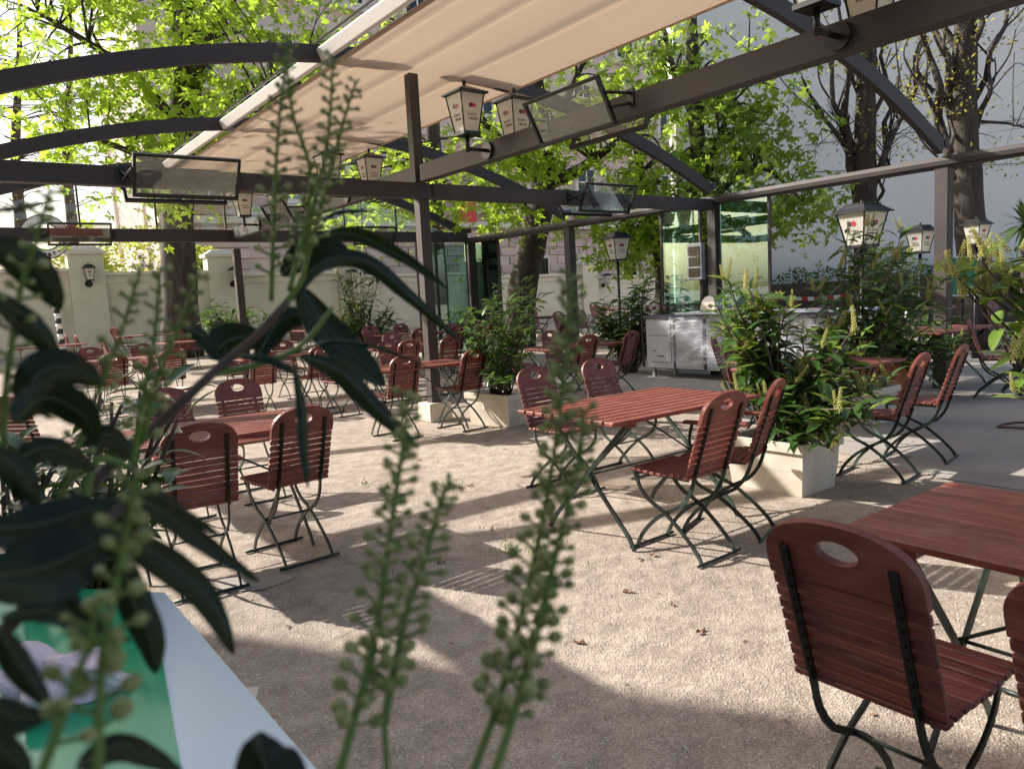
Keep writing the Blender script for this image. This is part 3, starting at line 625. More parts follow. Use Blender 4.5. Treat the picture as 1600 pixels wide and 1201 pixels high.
# arched steel hood on the counter
t = thing('steel_hood', 'small arched steel hood with wooden front standing on the wrapped counter', 'hood', P(cu0+.33, 7.45, 1.041), YAW)
pr = [(math.cos(a)*.17, .03+math.sin(a)*.21) for a in np.linspace(0, math.pi, 14)]
mb = MB(); n = len(pr)
for xx in (-.16, .16):
    for y, z in pr: mb.v.append(Vector((xx, y, z)))
mb.f = [(k, k+1, n+k+1, n+k) for k in range(n-1)]+[tuple(range(n)), tuple(range(2*n-1, n-1, -1))]; mb.build('shell', 'steel', t)
MB().box((-.168, 0, .08), (.012, .24, .13)).build('front_board', 'plastic_cream', t, False, .004); MB().disc((-.177, -.03, .09), X, .03, .01, 14).build('hole', 'ink', t)
t = thing('water_bottle', 'clear plastic water bottle on the long table at the right', 'bottle', P(9.62, 4.62, .742))
MB().tube([(0, 0, 0), (0, 0, .02), (0, 0, .17), (0, 0, .21), (0, 0, .235)], [.030, .034, .034, .016, .014], 12).build('body', 'bottle_plastic', t, True)
MB().tube([(0, 0, .236), (0, 0, .262)], .016, 10).build('cap', 'white_paint', t); MB().tube([(0, 0, .08), (0, 0, .14)], .0355, 12, cap=False).build('paper_label', 'gloss_white', t)
# green glossy counter under the foreground laurel
ZT = .88; c0, c1 = at(257, 925, ZT), at(497, 1204, ZT); dl = (c1-c0).normalized(); c1 = c0+dl*1.5; far_l = at(60, 919, ZT); fl = (far_l-c0).normalized(); c3 = c0+fl*.75; c2 = c1+fl*.75
t = thing('drinks_table', 'glossy green and pale blue-white drinks table under the foreground laurel', 'table', Vector(((c0+c2)/2).to_tuple()[:2]+(0,)))
oo = Vector(t.location)
def slab(pts, z0, z1, name, mat, parent):
    n = len(pts); mb = MB(); mb.v = [Vector((p.x, p.y, z0))-oo for p in pts]+[Vector((p.x, p.y, z1))-oo for p in pts]
    mb.f = [tuple(range(n-1, -1, -1)), tuple(range(n, 2*n))]+[(k, (k+1) % n, n+(k+1) % n, n+k) for k in range(n)]; return mb.build(name, mat, parent)
bd = at(283, 1200, ZT); bdir = (bd-at(251, 1050, ZT)).normalized(); g0 = c0+fl*.03; g1 = g0+(bd-g0).normalized()*1.45
slab([c0, c1, c2, c3], .80, ZT-.006, 'table_body', 'gloss_white', t); slab([g0, g1, c2, c3], ZT-.005, ZT+.002, 'green_panel', 'gloss_green', t); slab([c0, c1, g1-dl*0, g0], ZT-.005, ZT, 'white_panel', 'gloss_white', t)
for q in (c0, c1, c2, c3):
    w = (c0+c2)/2+(q-(c0+c2)/2)*.88-oo; MB().tube([(w.x, w.y, 0), (w.x, w.y, .80)], .022, 8).build('leg', 'grey_trim', t)
# crumpled tissue
c = at(95, 1078, ZT); t = thing('paper_napkin', 'crumpled pale pink paper napkin on the glossy green table', 'napkin', c+ZV*.003)
bm = bmesh.new(); bmesh.ops.create_icosphere(bm, subdivisions=4, radius=.07); 
for v in bm.verts:
    k = 1+.35*math.sin(v.co.x*55+v.co.y*31)*math.sin(v.co.y*47+v.co.z*60)+.2*math.sin(v.co.x*120); v.co *= k; v.co.z = max(0, v.co.z*.55+.012); v.co.x *= 1.2
me = bpy.data.meshes.new('crumpled_sheet'); bm.to_mesh(me); bm.free(); me.materials.append(MATS['tissue']); link('crumpled_sheet', me, t)

# ------------------------------------------------------------------ cream planters
def trough(p, lx, ly, h, label, mat='plastic_cream', rz=YAW, cat='planter'):
    t = thing('planter_trough', label, cat, p, rz, 'planter troughs'); mb = MB()
    rings = [(.84, .0), (.90, h*.45), (.905, h*.46), (.925, h*.80), (1.0, h*.82), (1.0, h), (.90, h), (.90, h-.05)]
    for f, z in rings:
        for a, b_ in ((-1, -1), (1, -1), (1, 1), (-1, 1)): mb.v.append(Vector((a*(lx/2-(1-f)*.28), b_*(ly/2-(1-f)*.28), z)))
    mb.f = [(k*4+j, k*4+(j+1) % 4, (k+1)*4+(j+1) % 4, (k+1)*4+j) for k in range(len(rings)-1) for j in range(4)]+[(3, 2, 1, 0)]
    mb.build('pot', mat, t, False, .006); MB().box((0, 0, h-.075), (lx-.10, ly-.10, .03)).build('soil', 'soil', t); return t
pA = P(4.60, 3.06); pB = P(5.02, 6.95)
trough(pA, .48, .64, .36, 'near cream plastic trough holding the flowering laurel')
trough(pB, .48, .72, .36, 'second cream plastic trough by the middle post holding a dense laurel', rz=YAW+R(8))
pT = P(8.55, 4.62); trough(pT, .95, .42, .48, 'terracotta coloured trough with a dark laurel behind the shaded chairs', 'terracotta', YAW+R(-30))
pS2 = P(7.25, 4.05); trough(pS2, .5, .8, .36, 'cream trough under the tallest laurel, mostly hidden by leaves')

# ------------------------------------------------------------------ laurels
def leaf_mesh(name, mat, L=.125, Wd=.042, curl=.35, nseg=6):
    mb = MB()
    for k in range(nseg+1):
        s = k/nseg; w = Wd/2*math.sin(math.pi*min(1, s*.93+.04))**.8*(1 if s < .98 else .15); z = -curl*L*s*s; x = L*s
        for q in (-1, 0, 1): mb.v.append(Vector((x, q*w, z+abs(q)*w*.35)))
    mb.f = [(k*3+j, k*3+j+1, (k+1)*3+j+1, (k+1)*3+j) for k in range(nseg) for j in range(2)]
    return mb.mesh(name, mat, True)
LM = [leaf_mesh('leaf', 'laurel_leaf', .125, .042, .30), leaf_mesh('leaf', 'laurel_leaf', .145, .046, .5), leaf_mesh('leaf', 'laurel_leaf', .10, .038, .15)]
LY = [leaf_mesh('leaf', 'laurel_young', .115, .042, .25), leaf_mesh('leaf', 'laurel_young', .13, .045, .45)]
def spike_mesh(name, L=.13, n=54, r=.0052, mat='blossom'):
    mb = MB()
    mb.tube([(0, 0, 0), (0, 0, L*.5), (0, 0, L)], [.0022, .0018, .001], 4)
    for k in range(n):
        s = .12+.88*k/n; a = k*2.4; q = Vector((math.cos(a), math.sin(a), .35))*(.011*(1-.55*s)); c = Vector((0, 0, L*s))+q; rr = r*(1.15-.5*s)
        i = len(mb.v)
        for d in ((1, 0, 0), (0, 1, 0), (-1, 0, 0), (0, -1, 0), (0, 0, 1), (0, 0, -1)): mb.v.append(c+Vector(d)*rr)
        mb.f += [(i, i+1, i+4), (i+1, i+2, i+4), (i+2, i+3, i+4), (i+3, i, i+4), (i+1, i, i+5), (i+2, i+1, i+5), (i+3, i+2, i+5), (i, i+3, i+5)]
    return mb.mesh(name, mat, False)
SPM = spike_mesh('flower_spike')
def quat_x(d, roll=0): return d.to_track_quat('X', 'Z') @ Matrix.Rotation(roll, 4, 'X').to_quaternion()
def laurel(t, base, tips, leaves_per=9, individual=True, spikes=True, young=.3, spread=.10, scale=1.0, cap=290, spk=.6, stems=True):
    """tips: world points; stems curve from the soil to each tip, leaves whorl round the upper part"""
    o = Vector(t.location); rzq = Matrix.Rotation(-t.rotation_euler.z, 4, 'Z'); toL = lambda p: rzq @ (Vector(p)-o); cnt = 0; bulk = []
    if stems: mb = MB()
    for tip in tips:
        tip = Vector(tip); b0 = Vector(base)+Vector((random.uniform(-.12, .12), random.uniform(-.12, .12), 0))
        mid = b0.lerp(tip, .5)+Vector((random.uniform(-.08, .08), random.uniform(-.08, .08), .10)); path = smooth_path([b0, mid, tip], 10)
        if stems: mb.tube([toL(p) for p in path], [.010*(1-.7*k/len(path)) for k in range(len(path))], 5)
        n = leaves_per+random.randint(-2, 2)
        for k in range(n):
            s = 1-.62*(k/n)**1.25; q = path[min(len(path)-1, int(s*(len(path)-1)))]+Vector((random.gauss(0, .02), random.gauss(0, .02), random.gauss(0, .02)))
            a = k*2.4+random.random(); el = random.uniform(-.35, .55) if k > 3 else random.uniform(.1, .9)
            d = Vector((math.cos(a)*math.cos(el), math.sin(a)*math.cos(el), math.sin(el)))
            sc = scale*random.uniform(.75, 1.25); yg = random.random() < young and k < 6
            if individual and cnt < cap:
                lf = link('leaf', random.choice(LY if yg else LM), t); lf.rotation_mode = 'QUATERNION'; lf.rotation_quaternion = rzq.to_quaternion() @ quat_x(d, random.uniform(-.5, .5)); lf.location = toL(q); lf.scale = (sc,)*3; cnt += 1
            else: bulk.append((q, d, sc, yg))
        if spikes and random.random() < spk:
            for j in range(random.randint(1, 3)):
                sp = link('flower_spike', SPM, t); sp.rotation_mode = 'QUATERNION'
                d = Vector((random.gauss(0, .35), random.gauss(0, .35), 1)).normalized(); sp.rotation_quaternion = rzq.to_quaternion() @ d.to_track_quat('Z', 'Y'); sp.location = toL(tip+Vector((random.gauss(0, .02), random.gauss(0, .02), -.02))); sp.scale = (scale*random.uniform(.8, 1.2),)*3
    if stems: mb.build('stems', 'laurel_branch', t, True)
    for yg, mt in ((False, 'laurel_leaf'), (True, 'laurel_young')):
        vs_, fs_ = [], []; src = (LY if yg else LM)[0]; sv = [v.co.copy() for v in src.vertices]; sf = [tuple(p.vertices) for p in src.polygons]
        for q, d, sc, y_ in bulk:
            if y_ != yg: continue
            qq = quat_x(d, random.uniform(-.5, .5)); i = len(vs_); vs_ += [tuple(toL(q+(qq @ v)*sc)) for v in sv]; fs_ += [tuple(a+i for a in f_) for f_ in sf]
        if vs_:
            me = bpy.data.meshes.new('foliage'); me.from_pydata(vs_, [], fs_); me.materials.append(MATS[mt]); me.shade_smooth(); tag(link('foliage', me, t), kind='stuff')
def shrub(name, label, base, tips, **k):
    t = thing(name, label, 'shrub', base, 0, 'cherry laurels'); laurel(t, base, tips, **k); return t
def tipset(pxs, Y, jy=.25, n=1, jx=12):
    out = []
    for (x, y) in pxs:
        for _ in range(n): out.append(atY(x+random.gauss(0, jx), y+random.gauss(0, jx), Y+random.gauss(0, jy)))
    return out
tA = tipset([(1140, 445), (1165, 470), (1195, 478), (1122, 475), (1180, 500), (1150, 520), (1160, 545), (1215, 500), (1240, 520), (1130, 500)], 5.3, .15, 3, 11) + tipset([(1180, 560), (1165, 600), (1200, 610), (1300, 545), (1335, 570), (1300, 600), (1255, 640), (1345, 610), (1370, 620), (1262, 580), (1232, 600), (1310, 640), (1280, 665), (1330, 650), (1230, 650), (1250, 610), (1215, 640), (1290, 690), (1355, 650), (1380, 600), (1320, 520), (1345, 540), (1275, 540)], 4.95, .2, 2, 10)
shrub('cherry_laurel', 'flowering laurel with pale spikes growing in the near cream trough', pA+ZV*.28, tA, leaves_per=15, young=.36, spk=.5, scale=1.15)
tB = tipset([(740, 470), (775, 455), (810, 445), (840, 470), (735, 510), (770, 500), (810, 495), (845, 505), (740, 550), (775, 540), (815, 540), (745, 590), (780, 580), (810, 585), (760, 480), (790, 520), (830, 450), (725, 490), (765, 565)], 8.0, .25, 2, 9)
shrub('cherry_laurel', 'dense dark laurel without blossoms in the second cream trough', pB+ZV*.3, tB, leaves_per=20, young=.06, spikes=False, scale=1.0)
tS = tipset([(1335, 372), (1368, 362), (1395, 385), (1312, 425), (1352, 430), (1430, 425), (1450, 440), (1290, 455), (1400, 455), (1380, 495), (1330, 480), (1300, 515), (1440, 485), (1350, 520), (1390, 540), (1330, 550), (1270, 500), (1470, 430), (1410, 410)], 7.2, .3, 2, 12)
shrub('cherry_laurel', 'tallest laurel with yellow spikes, rising in front of the big lantern', pS2+ZV*.3, tS, leaves_per=18, young=.18, spk=.62, scale=1.25)
tT = tipset([(1420, 500), (1450, 490), (1480, 510), (1400, 530), (1440, 530), (1480, 545), (1420, 560), (1460, 570), (1500, 530), (1390, 560), (1505, 560)], 8.55, .25, 4, 12)
shrub('cherry_laurel', 'dark shaded laurel in the terracotta trough', pT+ZV*.40, tT, leaves_per=13, young=.05, spk=.15, individual=False, scale=1.15)
for (bx, Yd, pxs, lb, sp, nn) in [
    (560, 16.0, [(535, 430), (555, 445), (575, 440), (540, 470), (570, 475), (595, 485), (550, 505), (585, 510), (610, 500), (530, 500), (600, 520), (560, 525)], 'laurel bush before the garden wall, beside the far middle post', .2, 6),
    (350, 16.2, [(325, 495), (345, 480), (370, 490), (335, 505), (365, 508), (390, 500), (350, 500), (385, 485)], 'low laurel bush beside the big chestnut trunk', 0, 6),
    (980, 13.2, [(935, 490), (960, 470), (985, 465), (1000, 450), (1015, 445), (950, 510), (985, 500), (1015, 490), (1040, 480), (1050, 500), (930, 515), (965, 520), (1000, 525), (1070, 490)], 'dark laurel bush at the end of the white counter, round the lamp post', 0, 6),
    (735, 17.5, [(700, 497), (725, 493), (745, 500), (715, 505)], 'low laurel at the foot of the far corner glass', 0, 5),
    (1400, 11.5, [(1360, 400), (1385, 385), (1415, 400), (1395, 425), (1370, 440), (1420, 440), (1395, 455)], 'dark laurel behind the tallest one, before the white wall', 0, 7)]:
    p = gp(bx, Yd); shrub('laurel_bush', lb, p, tipset(pxs, Yd, .35, nn, 9), leaves_per=11, young=.12, spikes=bool(sp), spk=sp, individual=False, scale=1.5)
# sunlit laurel reaching in from the right edge, and its trough outside the frame
pR = Vector((2.72, 2.95, 0)); trough(pR, .5, .9, .36, 'cream trough at the right picture edge under the sunlit laurel')
tR = tipset([(1500, 425), (1535, 405), (1560, 415), (1590, 400), (1520, 450), (1560, 450), (1595, 445)], 3.05, .06, 2, 8)+tipset([(1600, 500), (1590, 545), (1610, 590), (1605, 470), (1625, 420), (1650, 480), (1640, 560), (1590, 615)], 3.0, .1, 2, 8)
shrub('cherry_laurel', 'sunlit laurel with pale blossom spikes reaching in at the right edge', pR+ZV*.3, tR, leaves_per=8, young=.8, spk=.85, scale=.95)

# ------------------------------------------------------------------ foreground laurel (close to the lens, in shade)
FG = thing('foreground_laurel', 'dark foreground laurel with budding flower spikes close to the lens', 'shrub', (-.75, .55, .36))
FO = Vector(FG.location)
trough(Vector((-.75, .50, 0)), .5, .9, .36, 'cream trough below the picture under the foreground laurel', rz=0)
def px3(x, y, d): r_ = ray(x, y).normalized(); return CAM + r_*d
bud_me = MB(); bm = bmesh.new(); bmesh.ops.create_icosphere(bm, subdivisions=1, radius=.0031); bm.transform(Matrix.Diagonal((1, 1, 1.25, 1))); me = bpy.data.meshes.new('bud'); bm.to_mesh(me); bm.free(); me.materials.append(MATS['bud']); me.shade_smooth(); BUD = me
nbud = 0
def fg_spike(pts, d0, d1, step=.0046, bs=1.25, stalk=.0105, w=.0021):
    global nbud
    n = len(pts); P3 = smooth_path([px3(x, y, d0+(d1-d0)*k/(n-1)) for k, (x, y) in enumerate(pts)], 24)
    mb = MB().tube([p-FO for p in P3], [w*(1.35-.85*k/len(P3)) for k in range(len(P3))], 6)
    buds = []; acc = 0; L = sum((P3[k+1]-P3[k]).length for k in range(len(P3)-1)); done = 0; a = random.random()*6
    for k in range(len(P3)-1):
        seg = P3[k+1]-P3[k]; sl_ = seg.length; dr = seg.normalized(); s1 = dr.cross(Vector((0, 1, .2))).normalized(); s2 = dr.cross(s1)
        while acc < done+sl_:
            f = (acc-done)/sl_; s = acc/L; acc += step*(1.1-.45*s)
            if s < .10: continue
            a += 2.4+random.gauss(0, .35); ln = stalk*(1.15-.65*s)*random.uniform(.7, 1.2); o_ = (s1*math.cos(a)+s2*math.sin(a)+dr*.45).normalized()
            p = P3[k]+seg*f; e = p+o_*ln; mb.tube([p-FO, e-FO], [.0009, .0011], 4); buds.append((e+o_*.002, o_, bs*(1.2-.5*s)*random.uniform(.7, 1.25)))
        done += sl_
    st = mb.build('flower_spike', 'spike_stem', FG, True)
    for p, o_, sc in buds:
        if nbud >= 1100: break
        q = link('bud', BUD, st, p-FO); q.rotation_mode = 'QUATERNION'; q.rotation_quaternion = o_.to_track_quat('Z', 'Y'); q.scale = (sc,)*3; nbud += 1
SPK = [([(424, 470), (428, 330), (436, 190), (452, 62)], .62, .60), ([(452, 455), (486, 290), (458, 180), (448, 95)], .62, .59), ([(470, 420), (488, 330), (512, 220), (520, 88)], .63, .60), ([(478, 410), (508, 300), (536, 193), (556, 128)], .64, .60),
    ([(5, 690), (10, 600), (32, 455), (52, 390), (78, 295)], .50, .48), ([(92, 790), (142, 640), (186, 530), (224, 405)], .52, .50), ([(208, 725), (226, 610), (242, 520), (250, 415)], .55, .53), ([(222, 690), (245, 590), (275, 520), (312, 425)], .55, .53),
    ([(152, 1215), (160, 1025), (181, 916), (200, 820), (217, 735)], .33, .32), ([(62, 1215), (103, 1103), (137, 1009), (150, 940)], .33, .32),
    ([(528, 1215), (583, 1005), (613, 810), (630, 693), (638, 618)], .41, .43), ([(600, 1130), (634, 960), (662, 880), (688, 784), (706, 752)], .42, .44),
    ([(770, 1215), (824, 1044), (876, 836), (906, 706), (912, 640)], .41, .44), ([(735, 1215), (786, 1070), (843, 836), (876, 634), (895, 430)], .42, .45)]
for k, (pts, a, b2) in enumerate(SPK): fg_spike(pts, a, b2, *((.0046, .80, .009, .0016) if k < 4 else (.005, .85, .009, .0017) if k < 8 else (.0048, 1.0, .011, .0016) if k < 10 else (.0030, 1.05, .0115, .0018)))
for pts, d, r_ in [([(-60, 930), (60, 850), (160, 740), (250, 660), (330, 585), (400, 525), (450, 470)], .60, .0048), ([(330, 585), (400, 570), (470, 540), (520, 480)], .60, .0028), ([(-50, 1040), (40, 950), (120, 860), (180, 800), (215, 770)], .44, .004), ([(40, 960), (52, 860), (40, 790), (10, 730)], .46, .0035), ([(52, 850), (75, 800), (95, 780)], .46, .003), ([(440, 480), (470, 440), (480, 400)], .62, .003), ([(130, 800), (150, 720), (205, 730)], .5, .003), ([(560, 1350), (540, 1260), (528, 1210)], .41, .003), ([(800, 1350), (780, 1260), (768, 1210)], .41, .003), ([(735, 1320), (735, 1210)], .42, .003), ([(610, 1290), (600, 1120)], .42, .0022), ([(-30, 760), (5, 690)], .5, .003), ([(160, 1330), (150, 1210)], .33, .003)]:
    q = smooth_path([px3(x, y, d) for x, y in pts], 20); MB().tube([p-FO for p in q], [r_*(1-.4*k/len(q)) for k in range(len(q))], 7).build('branch', 'laurel_branch' if r_ > .0031 else 'spike_stem', FG, True)
# trunk linking the branches to the soil in the trough
for a, b2 in [((-60, 930), .60), ((-50, 1040), .44), ((560, 1350), .41), ((800, 1350), .41), ((735, 1320), .42), ((610, 1290), .42), ((160, 1330), .33), ((-30, 760), .5)]:
    e = px3(*a, b2); q = smooth_path([Vector((-.75+random.uniform(-.1, .1), .5, .30)), Vector((-.6, .5, .8)).lerp(e, .45), e], 12); MB().tube([p-FO for p in q], [.007-.004*k/len(q) for k in range(len(q))], 6).build('branch', 'laurel_branch', FG, True)
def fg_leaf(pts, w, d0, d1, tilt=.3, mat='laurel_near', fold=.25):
    n = len(pts); P3 = smooth_path([px3(x, y, d0+(d1-d0)*k/(n-1)) for k, (x, y) in enumerate(pts)], 16); m_ = len(P3); mb = MB(); wm = w*(d0+d1)/2/F_PX
    for k, p in enumerate(P3):
        s = k/(m_-1); dr = (P3[min(k+1, m_-1)]-P3[max(k-1, 0)]).normalized(); vw = (p-CAM).normalized(); sd = dr.cross(vw).normalized()
        sd = (sd*math.cos(tilt)+vw*math.sin(tilt)).normalized(); nr = sd.cross(dr)
        ww = wm*.36*max(.03, math.sin(math.pi*(.03+.95*s**.9))**.85); 
        for q in (-1, -.5, 0, .5, 1): mb.v.append(p-FO+sd*(ww*q)+nr*(abs(q)*ww*fold)+nr*(.0006*math.sin(k*2.1+q*3)))
    mb.f = [(k*5+j, k*5+j+1, (k+1)*5+j+1, (k+1)*5+j) for k in range(m_-1) for j in range(4)]; lf = mb.build('leaf', mat, FG, True)
    MB().tube([mb.v[k*5+2]-(P3[k]-CAM).normalized()*.0008 for k in range(m_-1)], [.0009*(1-.8*k/m_) for k in range(m_-1)], 5).build('midrib', 'midrib', lf, True)
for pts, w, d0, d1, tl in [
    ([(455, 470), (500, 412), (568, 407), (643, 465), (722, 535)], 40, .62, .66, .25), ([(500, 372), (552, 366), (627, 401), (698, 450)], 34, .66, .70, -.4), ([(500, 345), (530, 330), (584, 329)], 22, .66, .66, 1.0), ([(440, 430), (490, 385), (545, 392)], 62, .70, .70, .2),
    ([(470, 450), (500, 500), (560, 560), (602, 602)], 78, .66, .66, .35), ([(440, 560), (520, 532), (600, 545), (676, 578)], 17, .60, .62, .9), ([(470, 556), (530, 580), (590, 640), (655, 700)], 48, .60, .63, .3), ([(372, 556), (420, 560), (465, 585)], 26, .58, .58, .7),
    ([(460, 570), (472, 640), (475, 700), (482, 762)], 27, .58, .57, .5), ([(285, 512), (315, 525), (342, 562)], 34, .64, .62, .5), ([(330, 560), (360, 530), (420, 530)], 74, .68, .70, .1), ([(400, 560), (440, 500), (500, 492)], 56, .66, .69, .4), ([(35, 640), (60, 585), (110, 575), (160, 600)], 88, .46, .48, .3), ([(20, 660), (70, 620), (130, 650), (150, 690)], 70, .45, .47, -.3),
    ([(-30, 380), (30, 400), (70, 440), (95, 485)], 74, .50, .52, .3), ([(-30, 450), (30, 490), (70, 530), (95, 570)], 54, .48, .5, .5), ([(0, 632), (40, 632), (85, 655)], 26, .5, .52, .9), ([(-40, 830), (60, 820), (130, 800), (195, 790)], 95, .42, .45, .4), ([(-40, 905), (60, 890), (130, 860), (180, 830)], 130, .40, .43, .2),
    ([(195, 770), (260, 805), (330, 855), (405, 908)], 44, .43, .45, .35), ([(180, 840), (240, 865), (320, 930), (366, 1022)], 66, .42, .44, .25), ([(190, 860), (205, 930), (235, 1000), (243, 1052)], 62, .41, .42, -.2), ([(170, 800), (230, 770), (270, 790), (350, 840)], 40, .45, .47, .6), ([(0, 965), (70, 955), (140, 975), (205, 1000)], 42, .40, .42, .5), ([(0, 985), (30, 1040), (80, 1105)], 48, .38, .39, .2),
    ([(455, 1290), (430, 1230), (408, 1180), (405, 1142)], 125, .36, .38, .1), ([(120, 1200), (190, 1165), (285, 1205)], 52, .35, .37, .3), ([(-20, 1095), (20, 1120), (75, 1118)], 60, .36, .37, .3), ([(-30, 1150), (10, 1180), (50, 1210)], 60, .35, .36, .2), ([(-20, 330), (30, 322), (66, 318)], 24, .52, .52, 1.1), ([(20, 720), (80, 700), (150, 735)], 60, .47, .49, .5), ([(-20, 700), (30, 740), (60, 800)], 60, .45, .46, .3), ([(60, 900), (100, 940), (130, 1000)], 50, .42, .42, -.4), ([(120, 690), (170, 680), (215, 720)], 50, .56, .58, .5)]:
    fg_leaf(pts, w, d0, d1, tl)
# laurel foliage a step further left, behind the foreground twigs
tL = tipset([(60, 720), (120, 700), (160, 690), (200, 700), (90, 760), (140, 760), (190, 750), (230, 740), (60, 800), (120, 810), (180, 800), (20, 700), (30, 780), (200, 640), (165, 630), (260, 640)], 1.75, .15, 3, 14)
pL = Vector((-1.15, 1.72, 0)); trough(pL, .9, .45, .36, 'cream trough behind the drinks table, hidden by laurel', rz=.2)
shrub('cherry_laurel', 'shaded laurel behind the foreground twigs at the left', pL+ZV*.3, tL, leaves_per=9, young=.05, spikes=False, scale=.7, cap=200)

# ------------------------------------------------------------------ garden wall with pillars and wall lanterns
VWL = 25.2; WALL = thing('garden_wall', 'cream panelled garden wall with capped pillars along the street', 'wall', P(10, VWL, 0))
WO = Vector(WALL.location)
def wbox(c, size, name, mat='plaster_cream', bev=.01, taper=(1, 1)):
    o = MB().box(c-WO, size, AX, taper).build(name, mat, WALL, False, bev); return o
pil = []
for x in (140, 350, 548, 742, 918): q = onv(x, 480, VWL); pil.append(uv(q)[0])
pil = [pil[0]-9.5, pil[0]-4.6] + pil + [pil[-1]+5.2, pil[-1]+10.4, pil[-1]+15.6]
gz = ground_z(VWL)
def ztop(u): return 2.75-(u-pil[2])*.0305
for i, u in enumerate(pil):
    zt = ztop(u); 
    wbox(P(u, VWL-.03, (gz-.3+zt+.55)/2), (.92, .52, zt+.85-gz), 'pillar')
    c = wbox(P(u, VWL-.03, zt+.60), (1.08, .66, .10), 'pillar_cap', 'stone_trim'); wbox(P(u, VWL-.03, zt+.72), (1.0, .60, .14), 'pillar_cap', 'stone_trim', .01, (1, .55))
    wbox(P(u, VWL-.30, gz+.25), (.98, .05, .5), 'pillar_foot', 'plaster_cream')
    if i < len(pil)-1:
        u2 = pil[i+1]; zm = ztop((u+u2)/2); L = u2-u-.92; um = (u+u2)/2
        wbox(P(um, VWL, (gz-.3+zm)/2), (L, .30, zm-gz+.3), 'wall_panel'); wbox(P(um, VWL-.01, zm+.05), (L, .44, .10), 'coping', 'stone_trim')
        wbox(P(um, VWL-.165, zm-.18), (L-.02, .04, .10), 'moulding', 'plaster_cream')
        for k in (-1, 1): wbox(P(um+k*(L/2-.22), VWL-.16, (gz+.3+zm-.25)/2), (.05, .03, zm-gz-.55), 'panel_edge', 'plaster_cream', .004)
        wbox(P(um, VWL-.17, gz+.15), (L, .05, .5), 'plinth', 'plaster_cream')
for k, (x, y, lb) in enumerate([(137, 428, 'black wall lantern on the garden wall pillar beside the striped sign pole'), (363, 430, 'black wall lantern on the pillar right of the big chestnut trunk'), (546, 432, 'black wall lantern over the far laurel bush'), (942, 436, 'black wall lantern on the garden wall pillar before the pink house')]):
    q = onv(x, y, VWL-.30); t = thing('wall_lantern', lb, 'lantern', Vector((q.x, q.y, q.z-.28)), YAW, 'black lanterns on the garden wall')
    s = 1.0 if k < 2 else .95
    MB().disc((0, .0, 0), Y, .10, .04, 14).build('wall_plate', 'black_metal', t); MB().tube([(0, 0, 0), (0, -.24, 0), (0, -.26, .03), (0, -.26, .08)], .02, 8).build('arm', 'black_metal', t, True)
    lantern_parts(t, (0, -.26, .10), .27*s, .33*s, 'black_metal', 1)
# ------------------------------------------------------------------ sign pole with round beer garden sign
q = gp(92, 17.2); t = thing('sign_pole', 'black and white striped pole carrying the round Biergarten sign', 'sign', q)
ztp = atY(84, 400, 17.2).z-q.z; lean = Vector((-.12, 0, 0)); ns = 22
for k in range(ns):
    z0, z1 = ztp*k/ns, ztp*(k+1)/ns; MB().tube([lean*(z0/ztp)+ZV*z0, lean*(z1/ztp)+ZV*(z1-.002)], .062, 10).build('stripe', 'ink' if k % 2 else 'white_paint', t, True)
sc_ = lean+ZV*(ztp+.43); view = (Vector((0, 0, 0))-q); view.z = 0; view.normalize(); sx_ = view.cross(ZV)*-1
def ring(r0, r1, y, mat, name, th=.03):
    mb = MB(); n = 48
    for yy in (y, y+th):
        for r_ in (r0, r1):
            for k in range(n): a = 2*math.pi*k/n; mb.v.append(sc_+sx_*(math.cos(a)*r_)+ZV*(math.sin(a)*r_)+view*yy)
    for k in range(n):
        j = (k+1) % n; mb.f += [(k, j, n+j, n+k), (2*n+k, 3*n+k, 3*n+j, 2*n+j), (n+k, n+j, 3*n+j, 3*n+k), (j, k, 2*n+k, 2*n+j)]
    return mb.build(name, mat, t)
ring(.30, .47, 0, 'white_paint', 'sign_board'); ring(.468, .49, -.005, 'ink', 'sign_rim', .045); ring(.28, .305, -.005, 'sign_green', 'inner_rim', .045)
txt = 'Biergarten'
for k, chh in enumerate(txt):
    cu = bpy.data.curves.new('letter', 'FONT'); cu.body = chh; cu.size = .145; cu.extrude = .004; cu.align_x = 'CENTER'; cu.align_y = 'CENTER'; cu.offset = .006
    tmp = bpy.data.objects.new('letter', cu); COL.objects.link(tmp); dg = bpy.context.evaluated_depsgraph_get(); me = bpy.data.meshes.new_from_object(tmp.evaluated_get(dg)); bpy.data.objects.remove(tmp)
    a = R(-90)+(k-4.5)*R(14.5); rad = Vector((0, 0, 0))+sx_*math.cos(a)+ZV*math.sin(a); upv = -rad; rgt = upv.cross(view)
    M4 = Matrix((rgt, upv, view)).transposed().to_4x4(); M4.translation = sc_+rad*.385+view*.036; me.transform(M4); me.materials.clear(); me.materials.append(MATS['ink']); link('letter', me, t)
# green notice sign on the right
q = gp(1506, 11.6); t = thing('notice_sign', 'green notice board with white edge behind the sunlit right-hand laurel', 'sign', q)
z0, z1 = atY(1505, 462, 11.6).z-q.z, atY(1505, 400, 11.6).z-q.z
MB().box((0, 0, (z0+z1)/2), (.50, .03, z1-z0)).build('board', 'white_paint', t); MB().box((0, -.018, (z0+z1)/2), (.45, .012, z1-z0-.05)).build('face', 'sign_green', t); MB().tube([(0, .03, 0), (0, .03, z1)], .025, 8).build('post', 'black_metal', t)

